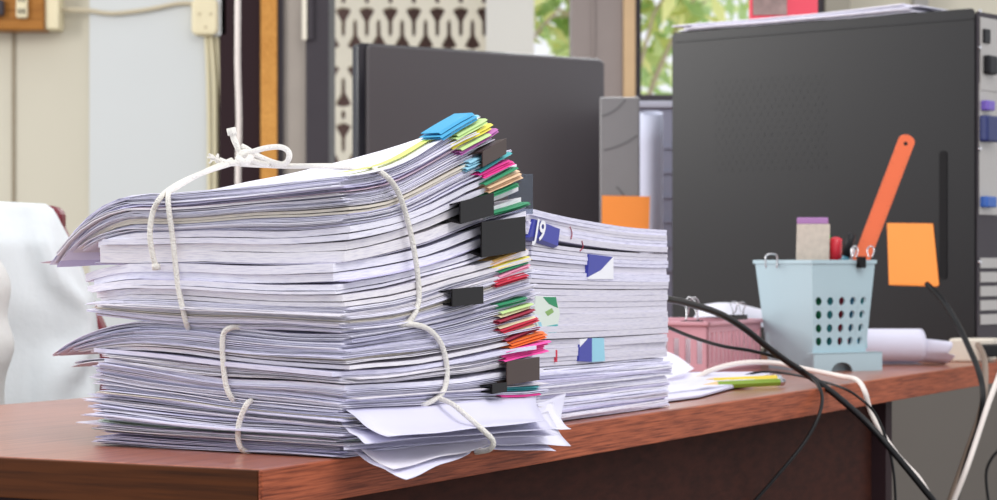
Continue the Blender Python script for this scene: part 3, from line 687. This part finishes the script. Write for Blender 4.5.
# ---------------------------------------------------------------- light blue pen holder
PR = Vector((math.cos(math.radians(30)), math.sin(math.radians(30)), 0)); PL = Vector((-PR.y, PR.x, 0))
Pn = Vector(((812-CX)*2.31/F, 2.31, ZD)); PS = .083; PH = .1145
ph = thing('pen_holder', Pn+PR*PS/2+PL*PS/2, 'light blue square plastic pen holder with round holes', 'pen holder')
M_lb = mat('pale_blue_plastic', rgb(170, 194, 202), .35, var=.03)
tp = .0085
PSL = .098
def corner(k, z, off=0):   # 0 near, 1 right, 2 far, 3 left
    ins = tp*(1-z/PH)+off; s = PS-ins; l = PSL-ins*1.6
    return Pn+UZ*z+[PR*ins+PL*ins, PR*s+PL*ins, PR*s+PL*l, PR*ins+PL*l][k]*1.0
def quadwall(mb, k0, k1, holes=None):
    n_in = 0.0022
    def q(u, z, off): return corner(k0, z, off).lerp(corner(k1, z, off), u)
    if not holes:
        mb.hexa([q(0, 0, 0), q(1, 0, 0), q(1, 0, n_in), q(0, 0, n_in), q(0, PH, 0), q(1, PH, 0), q(1, PH, n_in), q(0, PH, n_in)]); return
    us, zs, r = holes
    ub = [0]+[(a+b)/2 for a, b in zip(us, us[1:])]; ub[0] = us[0]-(us[1]-us[0])/2; ub.append(us[-1]+(us[1]-us[0])/2)
    zb = [zs[0]-(zs[1]-zs[0])/2]+[(a+b)/2 for a, b in zip(zs, zs[1:])]+[zs[-1]+(zs[1]-zs[0])/2]
    def blk(u0, u1, z0, z1): mb.hexa([q(u0, z0, 0), q(u1, z0, 0), q(u1, z0, n_in), q(u0, z0, n_in), q(u0, z1, 0), q(u1, z1, 0), q(u1, z1, n_in), q(u0, z1, n_in)])
    blk(0, 1, 0, zb[0]); blk(0, 1, zb[-1], PH); blk(0, ub[0], zb[0], zb[-1]); blk(ub[-1], 1, zb[0], zb[-1])
    for i, u in enumerate(us):
        for j, z in enumerate(zs):
            N = 16; n = len(mb.v); hu = (ub[i+1]-ub[i])/2; hz = (zb[j+1]-zb[j])/2; ru = r/PS
            for off in (0, n_in):
                for k in range(N):
                    a = 2*math.pi*k/N; c_, s__ = math.cos(a), math.sin(a); m_ = max(abs(c_), abs(s__))
                    mb.v.append(q(u+hu*c_/m_, z+hz*s__/m_, off)); mb.v.append(q(u+ru*c_, z+r*s__, off))
            for k in range(N):
                k2 = (k+1) % N; A = n+2*k; B_ = n+2*k2
                mb.face((A, B_, B_+1, A+1)); mb.face((A+2*N+1, B_+2*N+1, B_+2*N, A+2*N)); mb.face((A+1, B_+1, B_+1+2*N, A+1+2*N))
mb = MB(); us = [.10, .30, .50, .69, .87]; zs = [.031, .0445, .0585, .0725]
quadwall(mb, 0, 1, (us, zs, .0044)); quadwall(mb, 1, 2); quadwall(mb, 2, 3); quadwall(mb, 3, 0)
mb.hexa([corner(k, .0, .001) for k in range(4)]+[corner(k, .003, .001) for k in range(4)])
mb.build('body', M_lb, ph)
mb = MB()
for k in range(4):
    a = corner(k, PH, -.0012); b = corner((k+1) % 4, PH, -.0012); a2 = corner(k, PH, .003); b2 = corner((k+1) % 4, PH, .003)
    mb.hexa([a-UZ*.003, b-UZ*.003, b2-UZ*.003, a2-UZ*.003, a+UZ*.0008, b+UZ*.0008, b2+UZ*.0008, a2+UZ*.0008])
mb.build('rim', M_lb, ph)
# base flange with an arched notch on the near right side
mb = MB(); bz = .019; e = .004; o = Pn-PL*e; Lw = PS+.006
arch = [(0, 0)]+[(.022+.0, 0)]+[(.036-.014*math.cos(math.pi*k/8), .0095*math.sin(math.pi*k/8)) for k in range(1, 8)]+[(.05, 0), (Lw, 0), (Lw, bz), (0, bz)]
mb.prism([o+PR*x+UZ*z for x, z in arch], PL*.003)
mb.box(Pn+PR*Lw-PR*.003, PR*.003, PL*PS, UZ*bz)
mb.box(Pn-PL*e+UZ*(bz-.001), PR*Lw, PL*(e+tp+.001), UZ*.0015); mb.build('base_flange', M_lb, ph)
def inside(px, py, Y): return P(px, py, Y)
# ruler
rl = thing('ruler', P(880, 200, 2.37), 'flat orange ruler with a hole at its top leaning out of the pen holder', 'ruler')
M_or = mat('orange_ruler_plastic', rgb(238, 112, 66), .35)
r0 = P(846, 300, 2.372); r1_ = P(906.5, 141, 2.372); dv = (r1_-r0).normalized(); sv = Vector((dv.z, .0, -dv.x)).normalized(); nv_ = dv.cross(sv); hw = .0088; LR = (r1_-r0).length
if nv_.y > 0: nv_ = -nv_
pts = [(-hw, 0), (hw, 0)]+[(hw*math.cos(t_), LR+hw*.75*math.sin(t_)) for t_ in [math.pi*k/10 for k in range(0, 11)]]
mb = MB(); mb.prism([r0+sv*x+dv*y for x, y in pts], nv_*.0012); mb.build('blade', M_or, rl, bevel=.0002)
mb = MB(); N = 12; c0 = r0+dv*(LR-.003)+nv_*.0013; mb.prism([c0+sv*.0021*math.cos(6.283*k/N)+dv*.0021*math.sin(6.283*k/N) for k in range(N)], nv_*.0002); mb.build('hanging_hole', M_blackp, rl)
mb = MB(); 
for k in range(70):
    L_ = .004 if k % 10 == 0 else .0028 if k % 5 == 0 else .0018; y = .02+k*.0022
    if y < LR-.014:
        mb.box(r0+sv*(hw-L_)+dv*y+nv_*.00125, sv*L_, dv*.00025, nv_*.0001)
        mb.box(r0-sv*hw+dv*y+nv_*.00125, sv*L_, dv*.00025, nv_*.0001)
mb.build('graduations', mat('brown_ruler_marks', rgb(170, 84, 60), .5), rl)
# eraser box / note block
nb = thing('correction_pack', P(812, 250, 2.36), 'small printed paper pack with a purple top standing in the pen holder', 'pack')
q0 = P(795, 300, 2.36); mb = MB(); mb.box(q0, P(828, 300, 2.36)-q0, Vector((.002, .012, 0)), P(796, 224, 2.36)-q0+Vector((.001, 0, 0))); mb.build('sleeve', mat('beige_printed_card', rgb(205, 192, 178), .6, var=.22, scale=160), nb, bevel=.0006)
q1 = P(797, 224, 2.36); mb = MB(); mb.box(q1, P(828, 224, 2.36)-q1, Vector((.002, .012, 0)), Vector((0, 0, .0068))); mb.build('top_cap', mat('purple_card', rgb(172, 122, 178), .5), nb, bevel=.001)
def pen(a, b, r, m, label, cap=None, capm=None, name='pen'):
    t = thing(name, a, label, 'pen', 'pens in the pen holder'); a = Vector(a); b = Vector(b); mb = MB(); mb.tube([a, b], r, 12, 0); mb.build('barrel', m, t, smooth=True, bevel=.0004)
    d = (b-a).normalized(); mb = MB(); mb.tube([b-d*(cap or .02), b+d*.001, b+d*.003], lambda s: r*1.12 if s < .7 else r*.6, 12, 0); mb.build('cap', capm or m, t, smooth=True)
pen(P(833, 340, 2.385), P(836, 240, 2.37), .0058, mat('red_pen_plastic', rgb(205, 40, 55), .3), 'thick red marker pen standing in the pen holder', .03, mat('red_cap', rgb(214, 44, 60), .3), 'marker_pen')
pen(P(828, 340, 2.38), P(828, 236, 2.38), .0022, mat('green_pen_plastic', rgb(80, 205, 60), .3), 'thin bright green pen standing behind the purple-topped pack')
pen(P(832, 310, 2.355), P(851, 236, 2.355), .0042, mat('teal_pen_plastic', rgb(60, 120, 140), .35), 'teal and black marker leaning left of the ruler', .022, M_blackp, 'marker_pen')
pen(P(846, 330, 2.39), P(852, 250, 2.39), .0032, M_steel, 'silver pen standing just left of the ruler')
for px, c, nm in ((821, 'green', 'green'), (832, 'teal', 'teal'), (844, 'red', 'red'), (854, 'blue', 'blue'), (863, 'teal', 'teal')):
    pen(P(px-1, 348, (2.352 if px == 821 else 2.335+.0006*(px-820))), P(px, 282, (2.352 if px == 821 else 2.332+.0006*(px-820))), .0052, C[c], '%s pen inside the pen holder, showing only through its holes%s' % (nm, ' at the right' if px == 863 else ''))
cl = thing('binder_clip', P(864, 262, 2.33), 'small black clip gripping the rim of the pen holder below the ruler', 'binder clip')
mb = MB(); q = P(860, 268, 2.333); mb.box(q, PR*.0085, PL*.006, UZ*.012); mb.build('body', M_clip, cl, bevel=.0008)
mb = MB()
for x in (853, 869): mb.tube([P(x, 257, 2.33), P(x-2, 250, 2.335), P(x+2, 246, 2.335), P(x+5, 250, 2.335), P(x+3, 257, 2.33)], .0008, 6, 4)
mb.build('wire_handle', M_steel, cl, smooth=True)
mb = MB(); mb.tube([P(766, 268, 2.353), P(766, 256, 2.353), P(772, 254, 2.355), P(777, 256, 2.358), P(777, 268, 2.358)], .001, 6, 4)
mb.build('wire_clip', M_steel, smooth=True, label='small silver wire clip on the left rim of the pen holder', cat='clip')

# ---------------------------------------------------------------- rolled paper, adaptor
rp = MB(); N = 48; MZ = 12; RY = 2.475
A0 = P(858, 347, RY); A1 = P(921, 347, RY); Rr = .0205
n = len(rp.v)
for i in range(MZ+1):
    t_ = i/MZ
    for k in range(N+1):
        a = math.radians(250)+math.radians(520)*k/N; r = Rr-.004*k/N
        rp.v.append(Vector((lerp(A0.x, A1.x, t_)-.003*math.cos(a)*t_, RY+r*math.cos(a), ZD+Rr+.0005+r*math.sin(a))))
for i in range(MZ):
    for k in range(N): a = n+i*(N+1)+k; rp.face((a, a+1, a+N+2, a+N+1), [(0, 5)]*4)
# loose inner end of the sheet opening to the right
n = len(rp.v); M2 = 12
for i in range(M2+1):
    t_ = i/M2; zc = lerp(Rr*1.9, Rr*1.25, t_)
    for k in range(N//2+1):
        a = math.radians(150)+math.radians(210)*k/(N//2); r = Rr*(.86+.12*t_)
        z = r*math.sin(a); x = lerp(A1.x-.006, A1.x+.040-.018*math.sin(a)*0-.010*(1 if a < 3.6 else 0), t_)
        rp.v.append(Vector((x-.012*t_*max(0, -math.sin(a)), RY+.003+r*math.cos(a)*(1+.35*t_), ZD+Rr+.0008+z*(1 if z < 0 else 1-.5*t_))))
for i in range(M2):
    for k in range(N//2): a = n+i*(N//2+1)+k; rp.face((a, a+1, a+N//2+2, a+N//2+1), [(0, 5)]*4)
ro = rp.build('rolled_paper', M_white, smooth=True, label='rolled sheet of white paper lying right of the pen holder', cat='paper roll')
sol = ro.modifiers.new('thick', 'SOLIDIFY'); sol.thickness = .0004
ad = thing('power_strip', D(968, 363), 'off-white power strip lying in front of the large computer case', 'power strip')
mb = MB(); q = D(940, 361.5); mb.box(Vector((q.x, 2.545, ZD)), Vector((.052, .0, 0)), Vector((.012, .02, 0)), Vector((.006, 0, .027))); mb.build('housing', mat('off_white_plastic', rgb(222, 212, 196), .4), ad, bevel=.003)
mb = MB(); mb.box(P(983, 357, 2.53), Vector((.022, 0, 0)), Vector((0, .02, 0)), UZ*.014); pg = mb.build('plug', M_blackp, ad, bevel=.002, label='black plug')

# ---------------------------------------------------------------- big computer case
TN = Vector((.551, 2.6, ZD+.012)); TL = Vector((.223, 2.88, ZD+.012)); TH = .395
td = (TL-TN).normalized(); tw_ = Vector((-td.y, td.x, 0)); 
if tw_.y < 0: tw_ = -tw_
LT_ = (TL-TN).length
pc = thing('computer_case', (TN+TL)/2+tw_*.09-UZ*.012, 'large black computer tower case standing on the right of the desk', 'computer')
M_case = mat('black_case_paint', rgb(24, 23, 25), .36, scale=300, var=.04, spec=.32)
M_case2 = mat('black_case_front', rgb(26, 25, 28), .4, spec=.25)
mb = MB()   # chassis
mb.box(TN+tw_*.002+td*.003, td*(LT_-.008), tw_*.176, UZ*(TH-.004)); mb.build('chassis', M_case2, pc, bevel=.004)
def onpanel(px, py, off=0):   # point of the side panel seen at a pixel
    p = (px-CX)/F; s = (p*TN.y-TN.x)/(td.x-p*td.y); q = TN+td*s-tw_*off; return P(px, py, q.y)
# side panel: rounded outline at its far-left corners
mb = MB(); pr = rrect(LT_, TH, .006)
outl = []
for x, z in pr:
    outl.append(TN+td*(LT_/2+x)+UZ*(TH/2+z))
mb.prism(outl, -tw_*.0015); sp = mb.build('side_panel', M_case, pc, bevel=.0006)
mb = MB(); mb.box(TN+td*.002+UZ*(TH-.013)-tw_*.0025, td*(LT_-.006), tw_*.001, UZ*.0012); mb.build('panel_lip', M_case2, sp)
mb = MB()
for i in range(16):
    for j in range(14):
        s = LT_*.47+i*.0105+(j % 2)*.005; z = TH*.55+j*.0085
        if s > LT_*.92: continue
        c = TN+td*s+UZ*z-tw_*.0016
        mb.prism([c+td*.0030*math.cos(1.0472*k+.52)+UZ*.0030*math.sin(1.0472*k+.52) for k in range(6)], -tw_*.00015)
mb.build('vent_pattern', M_case, sp)
mb = MB(); c = onpanel(944, 215); hp = rrect(.010, .15, .0045)
mb.prism([c+td*x+UZ*z-tw_*.0016 for x, z in hp], -tw_*.0007); mb.build('grip_recess', mat('matt_black', rgb(22, 21, 23), .6, spec=.15), sp)
# rear side (turned to the right): io panel
RO = TN-td*.0002
def rear(mb, u0, u1, z0, z1, d=.003): mb.box(RO+tw_*u0+UZ*z0, tw_*(u1-u0), -td*d, UZ*(z1-z0))
M_rear = mat('bare_steel_rear', rgb(176, 172, 168), .4, metal=.3)
mb = MB(); rear(mb, .001, .177, .002, TH-.004, .002); rb = mb.build('rear_plate', M_charcoal, pc)
mb = MB(); rear(mb, .006, .170, TH-.095, TH-.010, .004); psu = mb.build('power_supply_plate', M_rear, pc, bevel=.001)
def rz(py): return P(985, py, 2.63).z-TN.z
mb = MB(); rear(mb, .010, .024, rz(45), rz(31), .007); mb.build('rocker_switch', M_blackp, psu, bevel=.001)
mb = MB(); rear(mb, .012, .034, rz(76), rz(57), .012); mb.build('power_socket', M_blackp, psu, bevel=.003)
mb = MB(); rear(mb, .004, .060, rz(215), rz(85), .003); io = mb.build('port_plate', M_rear, pc)
mb = MB(); rear(mb, .008, .026, rz(112), rz(102), .012); mb.build('serial_port', mat('purple_plastic', rgb(112, 88, 180), .4), io, bevel=.002)
mb = MB(); rear(mb, .004, .034, rz(143), rz(117), .014); mb.build('monitor_plug', mat('blue_plug_plastic', rgb(24, 38, 96), .4), io, bevel=.003)
mb = MB(); rear(mb, .006, .03, rz(208), rz(197), .012); mb.build('monitor_port', mat('blue_port_plastic', rgb(40, 90, 170), .4), io, bevel=.002)
mb = MB()
for k in range(5): rear(mb, .006, .056, rz(268+k*14), rz(258+k*14), .0035)
mb.build('slot_cover', M_rear, pc)
mb = MB()
for y in (14, 50, 150, 262): 
    c = RO+tw_*.0035+UZ*rz(y)-td*.003; mb.tube([c, c-td*.002], .0022, 10, 0)
mb.build('screw', M_steel, pc)
for s, u in ((.04, .02), (.04, .15), (LT_-.05, .02), (LT_-.05, .15)):
    mb = MB(); mb.tube([TN+td*s+tw_*u-UZ*.012, TN+td*s+tw_*u], .009, 12, 0); mb.build('foot', M_blackp, pc)
# sticky notes
M_note = mat('orange_note_paper', rgb(250, 150, 60), .6, var=.03)
mb = MB(); mb.hexa([onpanel(x, y, o_) for o_, pts in ((.003, ((889, 285), (937.5, 286.5), (933, 223.5), (887, 223))), (.0036, ((889, 284), (939, 284.5), (933, 223.5), (887, 223)))) for x, y in pts])
mb.build('sticky_note', M_note, label='orange square sticky note stuck on the side of the large computer case', cat='sticky note', group='orange sticky notes')
# papers and red picture on top of the case
ZT = TN.z+TH
tp_ = MB()
def topq(s, u): return TN+td*s+tw_*u+UZ*(TH)
for k, (s0, s1, u0, u1) in enumerate(((.02+.06, LT_-.008, .002, .15), (.085, LT_-.02, -.004, .14), (.075, LT_-.03, .0, .14), (.095, LT_+.0, -.002, .15))):
    slab(tp_, lambda s, u, k=k: topq(s, u)+UZ*(.0012+k*.0021+.0014*nz(s*9, u*9, k)+.006*max(0, 1-s/(LT_*.5))*k*.3), s0, s1, u0, u1, .0016, 12, 5, k*9)
tp_.build('paper_sheets', M_white, label='thin sheaf of white paper lying on top of the large computer case', cat='paper')
rpic = thing('picture_frame', topq(.22, .12)+UZ*.009, 'red framed picture standing on top of the large computer case', 'picture')
fx0, fx1 = wx(750, 2.83), wx(818, 2.83); zb = ZT+.009
mb = MB(); mb.cbox(fx0, fx1, 2.83, 2.842, zb, zb+.11); mb.build('frame', mat('red_frame_plastic', rgb(214, 66, 84), .4), rpic, bevel=.0015)
mb = MB(); mb.cbox(wx(753, 2.829), wx(787, 2.829), 2.8285, 2.8299, CZ+(265-15)*2.83/F, zb+.1); mb.build('picture', mat('brown_grey_photo_print', rgb(140, 118, 112), .5, var=.5, scale=70), rpic)

# ---------------------------------------------------------------- left monitor
ML = Vector((-.1905, 3.1, 0)); MR = Vector((.1585, 3.35, 0)); md = (MR-ML).normalized(); mn = Vector((md.y, -md.x, 0))
zt = CZ+223*3.1/F; zb = zt-.33; Lm = (MR-ML).length
mo = thing('monitor', (ML+MR)/2-mn*.02+UZ*ZD, 'dark grey flat monitor seen from behind, left of the large computer case', 'monitor')
M_mon = mat('dark_grey_monitor_plastic', rgb(80, 76, 78), .42, scale=200, var=.03)
M_mon2 = mat('glossy_dark_bezel', rgb(36, 36, 42), .18)
mb = MB(); pr = rrect(Lm, zt-zb, .008)
mb.prism([ML+md*(Lm/2+x)+UZ*((zt+zb)/2+z)-mn*.022 for x, z in pr], mn*.016); mb.build('bezel', M_mon2, mo, bevel=.002)
mb = MB(); pr = rrect(Lm-.012, zt-zb-.004, .008)
mb.prism([ML+md*(Lm/2+x+.006)+UZ*((zt+zb)/2+z)-mn*.008 for x, z in pr], mn*.008); mb.build('back_cover', M_mon, mo, bevel=.003)
mb = MB(); c = (ML+MR)/2-mn*.01; mb.box(c-md*.03+UZ*(ZD+.012), md*.06, -mn*.02, UZ*(zb-ZD+.06)); mb.build('stand_neck', M_mon, mo, bevel=.003)
mb = MB(); mb.prism([c-mn*.01+md*.11*math.cos(6.283*k/32)+mn*.075*math.sin(6.283*k/32)+UZ*(ZD+.001) for k in range(32)], UZ*.012); mb.build('stand_base', M_mon, mo, bevel=.003)

# ---------------------------------------------------------------- things between the monitor and the case
gp_ = thing('display_folder', P(620, 300, 2.95), 'grey glossy folder with curved pattern standing between monitor and case', 'folder')
Y0 = 2.95; x0_, x1_ = wx(600, Y0), wx(639.5, Y0); zf0 = ZD+.001; zf1 = CZ+(265-97)*Y0/F
mb = MB(); mb.cbox(x0_, x1_, Y0, Y0+.012, zf0, zf1); mb.build('cover', mat('grey_glossy_card', rgb(128, 127, 128), .3), gp_, bevel=.002)
def arc(mb, c, R, a0, a1, wd, yy):
    n = len(mb.v)
    angs = [math.radians(lerp(a0, a1, k/80)) for k in range(81)]
    angs = [a for a in angs if x0_+.001 < c[0]+R*math.cos(a) < x1_-.003 and c[1]+R*math.sin(a) < zf1-.002]; K = len(angs)-1
    for a in angs:
        for r in (R, R+wd):
            x = min(max(c[0]+r*math.cos(a), x0_+.001), x1_-.001); z = c[1]+r*math.sin(a)
            mb.v.append(Vector((x, yy, z)))
    for k in range(K): q = n+2*k; mb.face((q, q+2, q+3, q+1))
mb = MB(); cx_, cz_ = x0_-.012, zf1+.028; M_pl = mat('dark_grey_print', rgb(96, 95, 97), .4)
for cc, R_, a0, a1 in (((cx_, cz_), .098, -80, -20), ((cx_, cz_), .054, -75, -15), ((x0_-.03, zf0+.16), .072, -30, 45)):
    mb = MB(); arc(mb, cc, R_, a0, a1, .0022, Y0-.0006); mb.build('pattern_line', M_pl, gp_)
mb = MB(); yn = 2.935; mb.hexa([P(602, 229+y, yy) if 0 else P(x, y, yy) for yy in (yn, yn+.0008) for x, y in ((601.5, 245), (648.5, 246), (650, 196.5), (602, 195.5))])
mb.build('sticky_note', M_note, label='orange sticky note standing just above the rear paper stack', cat='sticky note', group='orange sticky notes')
mb = MB(); Yr = 3.02; N = 28; n = len(mb.v)
for i in range(9):
    z = lerp(ZD+.001, CZ+(265-113)*Yr/F, i/8)
    for k in range(N+1):
        a = math.radians(500)*k/N+2.6; r = .0165-.004*k/N; mb.v.append(Vector((wx(652, Yr)+r*math.cos(a), Yr+r*math.sin(a), z+(.004*math.sin(a) if i == 8 else 0))))
for i in range(8):
    for k in range(N): a = n+i*(N+1)+k; mb.face((a, a+1, a+N+2, a+N+1), [(0, 5)]*4)
ur = mb.build('rolled_paper', paper_mat('blue_white_roll_paper', (.80, .83, .94, 1)), smooth=True, label='pale blue-white paper roll standing upright left of the large computer case', cat='paper roll')
ur.modifiers.new('thick', 'SOLIDIFY').thickness = .0005
fb = thing('file_box', P(665, 330, 3.2), 'pale grey-blue file box behind the upright paper roll', 'file box')
M_fb = mat('grey_blue_board', rgb(138, 140, 158), .7)
mb = MB(); mb.cbox(wx(636, 3.2), wx(690, 3.2), 3.2, 3.45, ZD+.001, CZ+(265-108)*3.2/F); mb.build('body', M_fb, fb, bevel=.002)
mb = MB(); mb.cbox(wx(635, 3.2), wx(691, 3.2), 3.195, 3.455, CZ+(265-108)*3.2/F, CZ+(265-101)*3.2/F); mb.build('lid', mat('pale_grey_blue_board', rgb(178, 180, 194), .7), fb, bevel=.002)
for k in range(9):
    pass
mb = MB()
for k in range(8): z = ZD+.03+k*.035; mb.cbox(wx(662, 3.2), wx(690, 3.2), 3.1975, 3.2, z, z+.004)
mb.build('ridge', M_fb, fb)
# smoky acrylic piece peeking out behind the front stack
mb = MB(); mb.hexa([P(x, y, yy) for yy in (1.50, 1.502) for x, y in ((505, 214), (533, 214), (533, 174), (512, 174))])
mb.build('plastic_sleeve', mat('smoky_clear_plastic', rgb(150, 160, 175), .1, trans=.9), label='clear smoky plastic sleeve sticking up behind the tabs of the front stack', cat='sleeve')

# ---------------------------------------------------------------- cables
def cable(name, pts, r, m, label, group='cables hanging off the desk'):
    mb = MB(); mb.tube([P(*p) if len(p) == 3 else D(*p[:2], p[3]) for p in pts], r, 10, 6); mb.build(name, m, smooth=True, label=label, cat='cable', group=group)
cable('power_cable', [(640, 294, 1.80), (662, 298, 1.84), (690, 304, 1.90), (720, 314, 1.95), (745, 329, 1.98), (770, 349, 2.0), (795, 367, 2.02), (815, 380, 2.03), (838, 397, 2.015), (868, 424, 1.99), (900, 460, 1.98), (945, 515, 1.98)], .0030, M_cab, 'thickest black cable arching from the rear stack over the desk edge')
cable('thin_cable', [(640, 318, 1.80), (662, 325, 1.86), (692, 337, 1.93), (722, 346, 1.98), (752, 351, 2.0), (785, 360, 2.02), (808, 374, 2.02), (821, 391, 2.0), (820, 412, 1.98), (806, 440, 1.97), (782, 470, 1.96), (745, 512, 1.95)], .0016, M_cab, 'thin black cable looping off the desk edge and down to the left')
cable('white_cable', [(690, 385, 2.05), (698, 377, 2.07), (715, 369, 2.10), (742, 363, 2.12), (775, 363, 2.13), (810, 370, 2.12), (840, 376, 2.1), (857, 380, 2.06), (865, 392, 2.04), (870, 410, 2.04), (880, 430, 2.03), (898, 456, 2.02), (920, 480, 2.01), (938, 512, 2.0)], .0024, M_wcab, 'pinkish white cable bowing in front of the pen holder and over the desk edge')
cable('thin_cable', [(735, 379, 2.12), (760, 372, 2.12), (790, 374, 2.10), (820, 381, 2.06), (845, 389, 2.03), (862, 400, 2.02), (876, 415, 2.02), (888, 445, 2.02), (894, 475, 2.02), (896, 512, 2.02)], .0012, M_cab, 'thin black cable running beside the white cable to the bottom edge')
cable('power_cable', [(927, 284, 2.50), (934, 291, 2.48), (945, 304, 2.44), (958, 325, 2.40), (970, 350, 2.34), (979, 372, 2.28), (983, 396, 2.26), (979, 425, 2.26), (968, 458, 2.26), (952, 512, 2.26)], .0031, M_cab, 'thick black cable dropping from the orange note on the computer case')
cable('tan_cable', [(978, 345, 2.50), (984, 358, 2.42), (985, 385, 2.36), (980, 415, 2.36), (968, 450, 2.36), (946, 512, 2.36)], .0034, mat('taupe_cable_rubber', rgb(140, 122, 108), .5), 'taupe cable leaving the power strip behind the thick black cable')
cable('white_cable', [(1010, 345, 2.30), (999, 376, 2.26), (988, 405, 2.24), (977, 438, 2.22), (966, 470, 2.2), (948, 515, 2.2)], .0028, M_wcab, 'bright white cable hanging down at the right frame edge')
cable('thin_cable', [(1005, 445, 2.4), (992, 458, 2.4), (986, 476, 2.4), (990, 512, 2.4)], .0016, M_cab, 'thin dark cable curling at the lower right corner')

# ---------------------------------------------------------------- chair and jacket at the left
YC = 2.16; cpx = -130
def half(y): return interp([(197, 60), (198.5, 140), (201, 162), (207, 171), (215, 176), (245, 190), (300, 209), (350, 214), (395, 216), (470, 220)], y)
cc_ = Vector((wx(cpx, YC), YC, 0))
ch = thing('chair', (cc_.x, YC+.05, 0), 'dark red chair behind the desk, almost covered by the white jacket', 'chair')
M_red = mat('dark_red_vinyl', rgb(120, 28, 44), .45)
mb = MB(); ring = []
ysr = [203, 210, 225, 250, 290, 330, 360, 390, 420, 450]
front = [Vector((cc_.x+(half(y)+ (1 if y < 215 else -7 if y < 300 else 5))*YC/F, YC+.085, CZ-(y-HY)*YC/F)) for y in ysr]
back = [Vector((2*cc_.x-p.x, p.y, p.z)) for p in reversed(front)]
mb.prism(front+back, (0, .03, 0)); mb.build('backrest', M_red, ch, bevel=.006)
mb = MB(); mb.box((cc_.x-.21, YC+.06, .43), (.42, 0, 0), (0, .34, 0), (0, 0, .05)); mb.build('seat', M_red, ch, bevel=.015)
for sx_, sy_ in ((-.19, .09), (.17, .09), (-.19, .36), (.17, .36)):
    mb = MB(); mb.box((cc_.x+sx_, YC+sy_, 0), (.022, 0, 0), (0, .022, 0), (0, 0, .43 if sy_ > .2 else .70)); mb.build('leg', M_blackp, ch)
M_cloth = mat('white_jacket_cloth', rgb(228, 233, 235), .85, scale=60, bump=.1, var=.03)
mb = MB(); NR = 60; rows = [(197+i*5.2) for i in range(56)]
n = len(mb.v)
for i, y in enumerate(rows):
    hw_ = half(y)*YC/F; dp = min(.055, .02+.004*i)
    for k in range(NR):
        a = 2*math.pi*k/NR; ca, sa = math.cos(a), math.sin(a)
        fold = .011*math.sin(a*11+nz(i*.06, a, 2)*5)*min(1, i/12)+.010*nz(ca*2.5+i*.03, sa*2.5, i*.07)*min(1, i/4)
        x = math.copysign(abs(ca)**.75, ca)*(hw_+fold*.25 if abs(ca) > .8 else hw_); yy = math.copysign(abs(sa)**.6, sa)*(dp+fold)
        mb.v.append(Vector((cc_.x+x, YC+.055+yy*.8, CZ-(y-HY)*YC/F)))
for i in range(len(rows)-1):
    for k in range(NR): a = n+i*NR+k; b = n+i*NR+(k+1) % NR; mb.face((a, a+NR, b+NR, b))
mb.face([n+k for k in range(NR)])
jk = mb.build('jacket', M_cloth, smooth=True, label='white jacket draped over the chair at the left edge', cat='jacket')
mb = MB(); mb.tube([P(-50, 236, 2.13), P(-30, 270, 2.08), P(-20, 320, 2.07), P(-18, 370, 2.07), P(-26, 440, 2.09)], lambda s: .034-.012*s+.003*math.sin(s*22), 16, 6)
mb.build('sleeve', mat('off_white_sleeve_cloth', rgb(222, 222, 218), .85, scale=60, bump=.1), jk, smooth=True, label='hanging sleeve')

for o in bpy.data.objects:
    for k in ('_org', '_f'):
        if k in o: del o[k]
